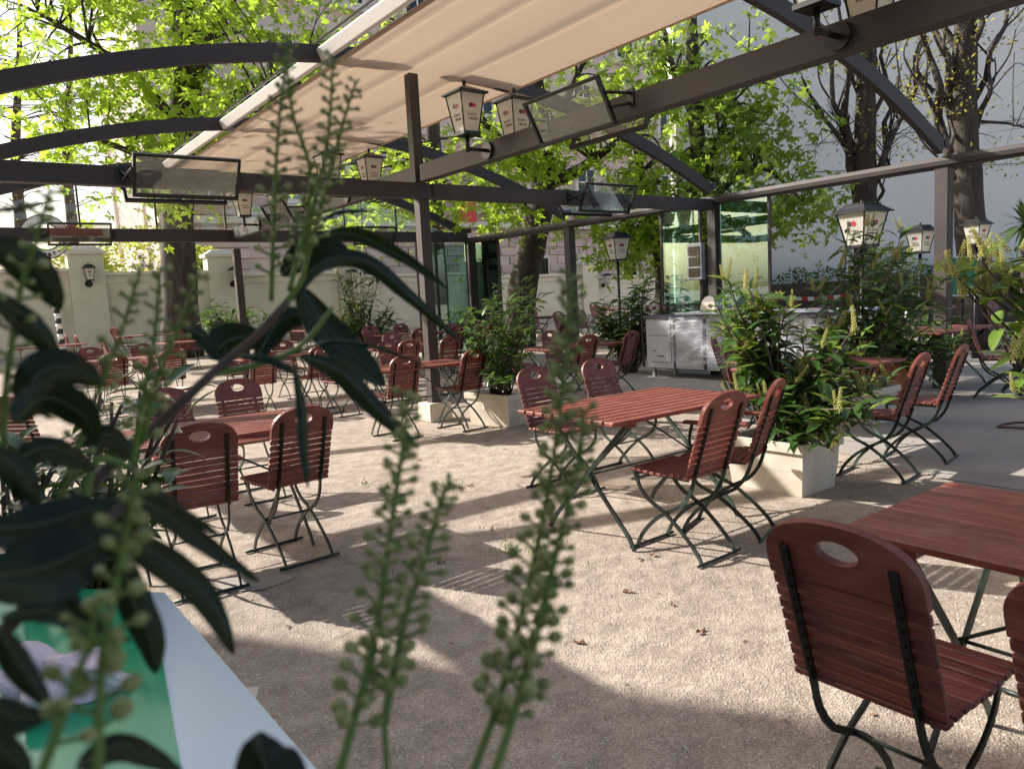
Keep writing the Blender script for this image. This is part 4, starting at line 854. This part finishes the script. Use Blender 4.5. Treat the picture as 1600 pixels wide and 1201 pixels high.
# ------------------------------------------------------------------ rusticated pink town house behind the wall
VF = 31.0; HS = thing('town_house', 'pink rusticated town house facade with barred ground floor windows beyond the wall', 'house', P(20, VF+4, 0)); HO = Vector(HS.location)
def hbox(u, z, su, sz, dv, name, mat, bev=0, parent=HS, dep=.12): return MB().box(P(u, VF+dv, z)-HO, (su, dep, sz), AX).build(name, mat, parent, False, bev)
U0, U1 = 7.0, 47.0
MB().box(P((U0+U1)/2, VF+4.2, 8.5)-HO, (U1-U0, 8.0, 17.6), AX).build('wall', 'plaster_smooth', HS)
CHT = .43; BL = 1.06; wins = [U0+1.9+3.3*k for k in range(12)]
blk = MB().box((0, 0, 0), (BL-.05, .12, CHT-.05), AX).mesh('stone_block', 'plaster_pink', False, .02); nblk = 0
for r_ in range(10):
    z = .75+CHT*r_; off = .5*BL*(r_ % 2); vis = 4 <= r_*1 <= 10 or True
    ua = U0+.6
    while ua < U1-.6:
        uc = ua+BL/2+off; inwin = any(abs(uc-w) < .98 for w in wins) and 1.6 < z < 3.6
        if not inwin and nblk < 300 and 10.5 < uc < 40 and 1 <= r_:
            link('stone_block', blk, HS, P(uc, VF+.16, z)-HO); nblk += 1
        elif not inwin and (uc <= 10.5 or uc >= 40 or r_ < 1 or nblk >= 300):
            pass
        ua += BL
for r_ in range(10):
    z = .75+CHT*r_
    for a, b2 in ((U0, 10.4), (40.4, U1)):
        hbox((a+b2)/2, z, b2-a, CHT-.05, .14, 'stone_course', 'plaster_pink', .02)
hbox((U0+U1)/2, 5.05, U1-U0, .28, .02, 'string_course', 'stone_trim', .02, dep=.5)
for z in np.arange(5.45, 8.9, CHT): hbox((U0+U1)/2, z, U1-U0, CHT-.05, .165, 'stone_course', 'plaster_pink', .02, dep=.07)
hbox((U0+U1)/2, 9.2, U1-U0, .25, .05, 'string_course', 'stone_trim', .02, dep=.45); hbox((U0+U1)/2, 17.0, U1-U0+.6, .6, -.1, 'cornice', 'stone_trim', .03, dep=.9)
for k, w in enumerate(wins):
    fr = hbox(w, 2.6, 1.30, 1.95, .10, 'window', 'stone_trim', .02, dep=.22); MB().box(P(w, VF-.02, 2.6)-HO, (1.0, .04, 1.6), AX).build('pane', 'dark_glass', fr)
    hbox(w, 1.58, 1.5, .12, .0, 'sill', 'stone_trim', .01, dep=.5)
    for j in range(5): MB().tube([P(w-.4+.2*j, VF-.07, 1.85)-HO, P(w-.4+.2*j, VF-.07, 3.38)-HO], .018, 5).build('bar', 'black_metal', fr)
    for zc in (7.0, 11.4, 15.0):
        fr = hbox(w, zc, 1.55, 2.5 if zc < 14 else 1.8, .02, 'window', 'stone_trim', .02, dep=.42); hh = 2.1 if zc < 14 else 1.4
        MB().box(P(w, VF-.20, zc)-HO, (1.10, .03, hh), AX).build('pane', 'dark_glass', fr); MB().box(P(w, VF-.225, zc)-HO, (.07, .03, hh), AX).build('mullion', 'white_paint', fr); MB().box(P(w, VF-.226, zc+hh*.18)-HO, (1.10, .03, .06), AX).build('transom', 'white_paint', fr)
        hbox(w, zc-(1.36 if zc < 14 else 1.0), 1.8, .14, .0, 'sill', 'stone_trim', .01, dep=.6)
q = onv(730, 325, VF-.3); MB().box(q-HO, (1.0, .05, 1.3), AX).build('banner', 'red_paint', HS)
# white fire wall on the right with a hedge at its foot
FWL = thing('white_fire_wall', 'tall plain white fire wall closing the garden on the right', 'wall', (14, 21.5, 0), R(6))
MB().box((2.5, 0, 9.0), (24, .5, 18.5)).build('wall', 'plaster_white', FWL); MB().box((2.5, -.06, 18.35), (24.2, .7, .2)).build('coping', 'stone_trim', FWL)
for a, b2, zz in [((-6, 5.0), (6, 6.2), 0), ((-6, 4.3), (9, 4.6), 0), ((2, 6.8), (9, 8.0), 0)]:
    MB().tube([(a[0], -.28, a[1]), ((a[0]+b2[0])/2, -.28, (a[1]+b2[1])/2-.12), (b2[0], -.28, b2[1])], .012, 5).build('cable', 'grey_trim', FWL, True)
HG = thing('hedge', 'long clipped dark green hedge at the foot of the white wall', 'hedge', (11, 20.4, ground_z(11)))
n = 9000; pts = np.stack([rng.uniform(-4.5, 12, n), rng.uniform(-.5, .5, n), rng.uniform(.0, 1, n)], 1); pts[:, 2] = (pts[:, 2]**.6)*(1.62+.12*np.sin(pts[:, 0]*1.7)+.08*np.sin(pts[:, 0]*5)); pts[:, 1] = np.sign(pts[:, 1])*np.abs(pts[:, 1])**.5*.7
scatter_leaves('foliage', pts, 'hedge_leaf', HG, .12, .5, .1)
MB().box((3.75, 0, .72), (16.3, .9, 1.3)).build('inner_twigs', 'twig', HG)
# barrier tape on the far terrace
for k, (a, b2, lb) in enumerate([((1003, 12.5), (1075, 13.5), 'red and white barrier tape between the bush and the glass screen'), ((1205, 12.5), (1345, 11.5), 'red and white barrier tape in front of the dark hedge')]):
    p0, p1 = atY(a[0], 478 if k == 0 else 464, a[1]), atY(b2[0], 476 if k == 0 else 459, b2[1]); t = thing('barrier_tape', lb, 'tape', p0); n = 14
    for j in range(n):
        qa, qb = (p1-p0)*(j/n), (p1-p0)*((j+1)/n); MB().box((qa+qb)/2-ZV*.05*math.sin(math.pi*(j+.5)/n), ((qb-qa).length, .003, .06), ((qb-qa).normalized(), (qb-qa).normalized().cross(ZV), ZV)).build('tape_stripe', 'red_paint' if j % 2 else 'white_paint', t)
    for q_ in (Vector(), p1-p0): MB().tube([q_+ZV*.06, Vector((q_.x, q_.y, ground_z(15)-p0.z))], .02, 6).build('stake', 'black_metal', t)

# ------------------------------------------------------------------ trees
def tree(name, label, trunk, blobs, leaf='chestnut_leaf', nclus=60, per=34, lsize=.2, spread=.55, kind='palm', twig_r=.03, group=None, limbs=(), extra=None):
    """trunk: list of (world point, radius); blobs: (centre, rx, ry, rz, weight)"""
    base = trunk[0][0]; t = thing(name, label, 'tree', base, 0, group); o = Vector(base)
    tp = smooth_path([p for p, _ in trunk], 22); nr = len(tp); rr = np.interp(np.linspace(0, 1, nr), np.linspace(0, 1, len(trunk)), [r for _, r in trunk])
    rr = [r*(1+.06*math.sin(k*2.3)) for k, r in enumerate(rr)]
    MB().tube([p-o for p in tp], list(rr), 12).build('trunk', 'bark', t, True)
    anchors = [(p, r) for p, r in zip(tp, rr)][nr//3:]
    for lb in limbs:
        lp = smooth_path([p for p, _ in lb], 14); lr = list(np.interp(np.linspace(0, 1, len(lp)), np.linspace(0, 1, len(lb)), [r for _, r in lb]))
        MB().tube([p-o for p in lp], lr, 8).build('limb', 'bark', t, True); anchors += list(zip(lp, lr))[2:]
    wts = np.array([b_[4] for b_ in blobs], float); wts /= wts.sum(); mb = MB(); P_ = []
    ap = np.array([list(a[0]) for a in anchors])
    for k in range(nclus):
        c, rx, ry, rz_, _ = blobs[rng.choice(len(blobs), p=wts)]; d = rand_unit(1)[0]*rng.uniform(.35, 1)**.5
        p = Vector((c.x+d[0]*rx, c.y+d[1]*ry, c.z+d[2]*rz_)); dist = np.linalg.norm(ap-np.array(p), axis=1)+.6*np.maximum(0, ap[:, 2]-p.z); i = int(np.argmin(dist)); a = anchors[i][0]
        mid = a.lerp(p, .5)+Vector((rng.normal(0, .2), rng.normal(0, .2), .25)); pth = smooth_path([a, mid, p], 8)
        r0 = min(anchors[i][1]*.5, twig_r*(1+.25*(p-a).length)); mb.tube([q-o for q in pth], [r0*(1-.8*j/len(pth)) for j in range(len(pth))], 5)
        m_ = max(4, int(per*rng.uniform(.6, 1.4))); q = rng.normal(size=(m_, 3))*spread*np.array([1, 1, .45]); q[:, 2] -= .25*spread*(q[:, 0]**2+q[:, 1]**2)/(spread**2); P_.append(q+np.array(p-o))
    if nclus:
        tag(mb.build('branches', 'bark', t, True), kind='stuff'); pts = np.concatenate(P_)
        (palmate('crown', pts, leaf, t, lsize) if kind == 'palm' else scatter_leaves('crown', pts, leaf, t, lsize, .45, .3))
    return t
def tr(x, y, Y): return atY(x, y, Y)
def base_at(x, Y): return gp(x, Y)
grp = 'chestnut trees in leaf behind the pergola'
# big chestnut left
Yt = 19.5; tl = [(base_at(278, Yt), .52), (tr(280, 430, Yt), .42), (tr(278, 300, Yt), .38), (tr(290, 140, Yt), .36), (tr(300, 0, Yt), .33), (tr(300, -160, Yt), .22), (tr(310, -300, Yt), .08)]
lim = [[(tr(285, 150, Yt), .2), (tr(340, 40, Yt-.5), .15), (tr(400, -80, Yt-1), .06)], [(tr(280, 200, Yt), .16), (tr(200, 110, Yt-1), .10), (tr(60, 20, Yt-1.5), .04)], [(tr(283, 260, Yt), .14), (tr(360, 190, Yt-1.5), .09), (tr(470, 130, Yt-2.5), .03)], [(tr(280, 280, Yt), .12), (tr(210, 240, Yt-1.5), .08), (tr(100, 200, Yt-2), .03)], [(tr(290, 90, Yt), .15), (tr(240, -40, Yt), .10), (tr(150, -120, Yt), .04)]]
B = lambda x, y, Y, rx, ry, rz_, w: (tr(x, y, Y), rx, ry, rz_, w)
tree('chestnut_tree', 'big chestnut with thick dark trunk and bright yellow-green leaves beside the sign pole', tl, [B(150, 60, 18.5, 2.6, 2, 1.5, 4), B(270, 60, 18.5, 2.2, 2, 1.6, 3), B(130, 170, 18, 2.0, 1.5, 1.0, 3), B(420, 60, 18, 2.2, 1.8, 1.3, 3), B(280, 220, 17.5, 1.9, 1.3, .7, 2), B(520, 10, 18, 2, 1.5, 1.0, 2), B(250, 300, 17.5, 1.0, 1, .4, 1.1), B(400, 180, 17.5, 1.4, 1, .7, 2), B(250, -120, 19, 4, 3, 1.6, 4), B(60, -30, 19, 2, 2, 1.2, 1.2), (Vector((-8.3, 16.0, 8.8)), 2.2, 2.0, 1.2, 4)], nclus=140, per=30, lsize=.23, limbs=lim, group=grp)  # last crown blob is added above the view to shade the counter
# leaning chestnut in the middle
Ym = 19; tm = [(base_at(808, Ym), .42), (tr(815, 460, Ym), .36), (tr(830, 390, Ym), .34), (tr(845, 320, Ym), .32), (tr(850, 265, Ym), .29), (tr(846, 190, Ym), .20), (tr(830, 60, Ym), .14), (tr(820, -80, Ym), .05)]
lim = [[(tr(850, 290, Ym), .18), (tr(900, 268, Ym-.4), .14), (tr(940, 240, Ym-.8), .11), (tr(990, 200, Ym-1), .06), (tr(1050, 160, Ym-1), .03)], [(tr(845, 285, Ym), .16), (tr(800, 240, Ym), .12), (tr(740, 170, Ym), .06)], [(tr(850, 250, Ym), .13), (tr(900, 120, Ym), .08), (tr(960, 20, Ym), .03)]]
tree('chestnut_tree', 'leaning chestnut whose forked trunk rises behind the second laurel trough', tm, [B(730, 230, 18, 1.7, 1.4, .7, 2.5), B(820, 225, 17.5, 1.3, 1.2, .7, 1.8), B(940, 200, 17.5, 1.5, 1.3, .9, 2.4), B(1040, 120, 18, 1.5, 1.3, 1.0, 2.4), B(930, 110, 18, 1.4, 1.3, .8, 1.8), B(770, 310, 17.5, 1.0, .8, .3, .8), B(860, 30, 19, 3.5, 2, 1.2, 2), B(1000, 270, 17, .9, .7, .4, .8)], nclus=80, per=26, lsize=.23, limbs=lim, group=grp)
# trunk behind the middle post
Yb = 23; tb_ = [(base_at(688, Yb), .30), (tr(682, 380, Yb), .25), (tr(676, 200, Yb), .22), (tr(670, 60, Yb), .18), (tr(670, -60, Yb), .08)]
tree('chestnut_tree', 'slim chestnut trunk directly behind the middle pergola post', tb_, [B(590, 270, 21.5, 2.0, 1.4, .7, 2.2), B(700, 290, 21, 1.8, 1.2, .6, 1.8), B(560, 330, 20.5, 1.2, 1, .35, .9), B(640, 240, 21.5, 2.0, 1.4, .7, 1.5), B(670, 60, 23, 4, 2, 1.8, 1)], nclus=48, per=26, lsize=.23, group=grp)
# thin leaning tree by the pink house and its leafy neighbour on the right
Yn = 17.5; tn = [(base_at(1032, Yn), .17), (tr(1034, 440, Yn), .15), (tr(1024, 370, Yn), .14), (tr(1010, 320, Yn), .11), (tr(1000, 250, Yn), .07), (tr(995, 170, Yn), .03)]
tree('chestnut_tree', 'thin leaning young tree beside the lamp post before the pink house', tn, [B(985, 360, 17, .6, .6, .22, 1.5), B(1000, 395, 17, .5, .5, .2, 1), B(950, 320, 17, 1.0, .8, .3, 1.2), B(1040, 270, 17, 1.2, .9, .6, 2)], nclus=30, per=24, lsize=.2, spread=.38, group=grp)
Yr = 17; trr = [(base_at(1100, Yr), .26), (tr(1100, 380, Yr), .22), (tr(1095, 280, Yr), .20), (tr(1085, 160, Yr), .16), (tr(1080, 20, Yr), .12), (tr(1080, -100, Yr), .05)]
lim = [[(tr(1097, 300, Yr), .1), (tr(1130, 200, Yr), .07), (tr(1170, 80, Yr), .04)], [(tr(1098, 330, Yr), .09), (tr(1180, 260, Yr-.5), .05), (tr(1260, 320, Yr-1), .02)], [(tr(1090, 200, Yr), .09), (tr(1050, 100, Yr), .06), (tr(1030, 0, Yr), .03)]]
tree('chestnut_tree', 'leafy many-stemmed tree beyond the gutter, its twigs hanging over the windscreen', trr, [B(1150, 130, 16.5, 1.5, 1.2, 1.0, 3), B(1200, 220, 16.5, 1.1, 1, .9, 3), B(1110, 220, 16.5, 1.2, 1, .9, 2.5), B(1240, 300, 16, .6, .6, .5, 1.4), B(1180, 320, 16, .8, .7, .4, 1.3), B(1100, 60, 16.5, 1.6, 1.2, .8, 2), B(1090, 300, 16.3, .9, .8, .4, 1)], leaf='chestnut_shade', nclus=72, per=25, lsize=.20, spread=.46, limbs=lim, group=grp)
# two pollarded trees before the white wall, just breaking into leaf
def pollard(label, x0, Y, r, xt, spreads):
    tk = [(base_at(x0, Y), r*1.25), (tr(x0, 430, Y), r*1.05), (tr((x0+xt)/2, 300, Y), r), (tr(xt, 180, Y), r*.9), (tr(xt+4, 40, Y), r*.75), (tr(xt+6, -120, Y), r*.3)]; lim = []
    for sx, sy, tx, ty, rr in spreads:
        k = [tr(sx, sy, Y)]; n = 5
        for j in range(1, n+1): f = j/n; k.append(tr(sx+(tx-sx)*f**.7+random.gauss(0, 7), sy+(ty-sy)*f, Y+random.gauss(0, .25)))
        lim.append([(p, rr*(1-.65*j/n)) for j, p in enumerate(k)])
        for _ in range(3):
            f = random.uniform(.35, .9); ax, ay = sx+(tx-sx)*f**.7, sy+(ty-sy)*f; bx, by = ax+random.gauss(0, 40), ay-random.uniform(50, 130)
            lim.append([(tr(ax, ay, Y), rr*.35), (tr((ax+bx)/2+random.gauss(0, 10), (ay+by)/2, Y), rr*.25), (tr(bx, by, Y+random.gauss(0, .3)), .008)])
    return tk, lim
tk, lim = pollard('', 1352, 16.5, .23, 1352, [(1345, 310, 1285, 60, .09), (1342, 320, 1310, -20, .08), (1360, 300, 1405, 120, .08), (1365, 290, 1440, 40, .07), (1348, 250, 1255, 120, .06), (1355, 330, 1395, 250, .05), (1350, 200, 1320, 0, .06), (1358, 220, 1390, 0, .06), (1340, 330, 1322, 180, .06)])
tree('pollarded_tree', 'knotty pollarded tree with upright bare stems before the white wall, behind the big lantern', tk, [B(1300, 120, 16.3, 1.0, .8, 1.2, 2), B(1400, 170, 16.3, 1.0, .8, 1.1, 2), B(1350, 60, 16.5, 1.4, .9, 1.0, 2), B(1330, 230, 16.2, .9, .6, .6, 1)], leaf='spring_leaf', nclus=70, per=12, lsize=.085, spread=.17, kind='s', twig_r=.014, limbs=lim, group='pollarded trees before the white wall')
tk, lim = pollard('', 1520, 14.2, .25, 1505, [(1495, 280, 1440, 40, .11), (1492, 200, 1460, -60, .09), (1500, 120, 1480, -80, .08), (1525, 200, 1560, 60, .06), (1520, 160, 1590, -40, .06), (1500, 330, 1488, 180, .07), (1530, 190, 1600, 200, .03), (1515, 100, 1540, -60, .07), (1495, 240, 1425, 90, .06)])
tree('pollarded_tree', 'thick dark pollarded trunk with twisted stems beside the gutter post', tk, [B(1560, 110, 14, 1.0, .7, 1.0, 2), B(1460, 100, 14, .8, .7, 1.0, 2), B(1570, 230, 14, .6, .5, .5, 1), B(1500, 30, 14, 1.2, .8, .6, 1.5)], leaf='spring_leaf', nclus=52, per=12, lsize=.085, spread=.17, kind='s', twig_r=.013, limbs=lim, group='pollarded trees before the white wall')
# distant bare-looking trees left behind the wall, and yellow-green bushes over the wall
for k, (x, Yd, w) in enumerate([(30, 33, 3.5), (110, 36, 3), (-60, 30, 4)]):
    tk = [(base_at(x, Yd), .3), (tr(x+5, 380, Yd), .25), (tr(x-6, 250, Yd), .2), (tr(x, 100, Yd), .12), (tr(x, 0, Yd), .04)]
    tree('street_tree', ['bare grey street tree seen through the gable glass', 'bare street tree behind the round sign', 'bare street tree at the left picture edge'][k], tk, [B(x, 150, Yd, w, 2, 3, 1), B(x+10, 280, Yd, w*.8, 2, 1.6, 1)], leaf='spring_leaf', nclus=70, per=5, lsize=.12, spread=.6, kind='s', twig_r=.02, group='street trees beyond the garden wall')
for (x, y, Yd, rx, rz_, lb) in [(215, 405, 27.5, 2.2, .9, 'bright yellow-green bush looking over the wall left of the big trunk'), (115, 418, 27.5, 1.6, .5, 'low yellow-green bush over the wall behind the striped pole'), (318, 420, 27.5, .9, .5, 'small yellow-green bush over the wall right of the big trunk')]:
    c = atY(x, y, Yd); t = thing('garden_bush', lb, 'bush', Vector((c.x, c.y, ground_z(26))), 0, 'bushes behind the garden wall'); n = 1900
    d = rand_unit(n)*rng.uniform(.3, 1, (n, 1))**.4; pts = d*np.array([rx, 1.0, rz_+.3])+np.array([0, 0, c.z-ground_z(26)]); scatter_leaves('crown', pts, 'bush_leaf', t, .16, .5, .1)
    mb = MB()
    for j in range(9): mb.tube([(random.uniform(-.2, .2), 0, 0), (random.uniform(-rx, rx)*.4, random.uniform(-.3, .3), 1.0), (random.uniform(-rx, rx)*.8, random.uniform(-.6, .6), c.z-ground_z(26))], [.03, .02, .006], 5)
    mb.build('stems', 'twig', t)
# yucca at the right edge
q = gp(1600, 10.5); t = thing('yucca_palm', 'spiky yucca palm at the right edge before the white wall', 'plant', q); zc = atY(1600, 350, 10.5).z-q.z
MB().tube([(0, 0, 0), (.03, 0, zc*.6), (0, 0, zc)], [.09, .07, .06], 8).build('trunk', 'bark', t, True)
for k in range(60):
    a = k*2.4; el = random.uniform(-.7, 1.3); d = Vector((math.cos(a)*math.cos(el), math.sin(a)*math.cos(el), math.sin(el))); s = d.cross(ZV).normalized(); L = random.uniform(.4, .62); mb = MB(); c = Vector((0, 0, zc))
    pts = [c+d*L*f-ZV*.22*f*f*math.cos(el) for f in (0, .35, .7, 1)]; 
    for f, p in zip((.8, 1, .7, .04), pts): mb.v += [p-s*.022*f, p+s*.022*f]
    mb.f = [(2*j, 2*j+1, 2*j+3, 2*j+2) for j in range(3)]; mb.build('leaf', 'yucca_leaf', t)

# ------------------------------------------------------------------ house added at the left, outside the frame, only to shade the foreground
t = thing('added_shade_house', 'plain cream house block added out of view left of the garden to shade the foreground', 'house', P(-9.8, 1.96, 0), YAW)
MB().box((0, 0, 5.0), (9.6, 22, 10.0)).build('wall', 'plaster_cream', t); MB().box((0, 0, 10.15), (10.0, 22.2, .3)).build('roof', 'stone_trim', t)
for k in range(5):
    for zc in (2.2, 5.4, 8.4):
        w = MB().box((4.82, -8.5+4.2*k, zc), (.08, 1.2, 1.8)).build('window', 'stone_trim', t); MB().box((4.87, -8.5+4.2*k, zc), (.03, 1.0, 1.6)).build('pane', 'dark_glass', w)

# ------------------------------------------------------------------ litter on the ground
DL = []
for k in range(3):
    mb = MB(); n = 9
    for j in range(n): a = 2*math.pi*j/n; r_ = .022*(1+.45*math.sin(a*2+k)); mb.v.append(Vector((math.cos(a)*r_*1.4, math.sin(a)*r_, .006+.010*math.sin(a*3+k))))
    mb.v.append(Vector((0, 0, .003))); mb.f = [(j, (j+1) % n, n) for j in range(n)]; DL.append(mb.mesh('dry_leaf', 'dry_leaf'))
spots = [(980, 925), (1000, 875), (1020, 868), (1095, 988), (1455, 975), (640, 705), (760, 690), (735, 760), (620, 800), (570, 755), (1160, 720), (1185, 690), (870, 850), (690, 880), (1110, 700), (1330, 742), (1400, 735), (1545, 768), (1420, 715), (700, 690), (655, 720), (810, 760), (905, 1005), (450, 980), (1290, 1000), (850, 690), (1050, 945)]
for k, (x, y) in enumerate(spots):
    o = link('fallen_leaf', DL[k % 3]); o.location = at(x, y)+ZV*.005; o.rotation_euler = (random.uniform(-.2, .2), random.uniform(-.2, .2), random.random()*6); s = random.uniform(.4, .85); o.scale = (s, s, s); tag(o, 'small dry brown leaf lying on the gravel', 'leaf', 'fallen leaves on the gravel')
# grass tufts and grit
pts = []
for (x, y, n, sp) in [(810, 855, 60, .10), (800, 862, 40, .07), (700, 755, 30, .08), (580, 757, 40, .08), (770, 830, 25, .06), (900, 885, 25, .07), (590, 900, 14, .05), (1345, 735, 25, .06), (830, 900, 25, .06)]:
    c = np.array(at(x, y)); pts.append(c+rng.normal(size=(n, 3))*np.array([sp, sp, 0]))
pts = np.concatenate(pts); n = len(pts); ax = rng.normal(size=(n, 3))*.5; ax[:, 2] = 1; ax = unit(ax); sd = unit(np.cross(ax, rand_unit(n))); ln = rng.uniform(.015, .045, n)
V, Fq = diamonds(pts, ax, sd, ln, ln*.16); o = link('grass', npmesh('grass', V, Fq, 'grass')); tag(o, 'small tufts of grass sprouting in the gravel', 'grass', kind='stuff')
n = 9000; uu_ = rng.uniform(-.6, 6, n); dd = 2.0+7*rng.uniform(0, 1, n)**1.6; xx = rng.uniform(-.6, .72, n)*dd; c = np.stack([xx, dd, np.zeros(n)], 1); r_ = rng.uniform(.0018, .0055, n)[:, None]
off = np.array([[1, 0, 0], [0, 1, 0], [-1, 0, 0], [0, -1, 0], [0, 0, .8]]); ang = rng.uniform(0, 6.28, n); V = c[:, None, :]+off[None]*r_[:, None, :]*rng.uniform(.7, 1.3, (n, 5, 1))
Fq = np.array([[0, 1, 4], [1, 2, 4], [2, 3, 4], [3, 0, 4]])[None]+(np.arange(n)*5)[:, None, None]
o = link('gravel_grit', npmesh('gravel_grit', V.reshape(-1, 3), Fq.reshape(-1, 3), 'stone_light')); tag(o, 'loose pale grit strewn over the ground', 'gravel', kind='stuff')
n = 420; dd = 2.3+9*rng.uniform(0, 1, n)**1.3; c = np.stack([rng.uniform(-.6, .6, n)*dd, dd, np.full(n, .004)], 1); ax = rand_unit(n); ax[:, 2] = np.abs(ax[:, 2])*.25; ax = unit(ax); sd = unit(np.cross(ax, np.array([0, 0, 1.])+rand_unit(n)*.3)); ln = rng.uniform(.008, .028, n)
V, Fq = diamonds(c, ax, sd, ln, ln*rng.uniform(.12, .6, n)); tag(link('leaf_litter', npmesh('leaf_litter', V, Fq, 'dry_leaf')), 'tiny brown bits of leaf and twig scattered on the gravel', 'litter', kind='stuff')
# garden hose ring
q = at(1592, 668); t = thing('hose_loop', 'thin brown hose loop lying on the concrete walk at the right edge', 'hose', q+ZV*.016)
MB().tube([(math.cos(a)*.17, math.sin(a)*.14, .01*math.sin(2*a)) for a in np.linspace(0, 6.1, 30)], .011, 6).build('hose', 'rubber', t, True)
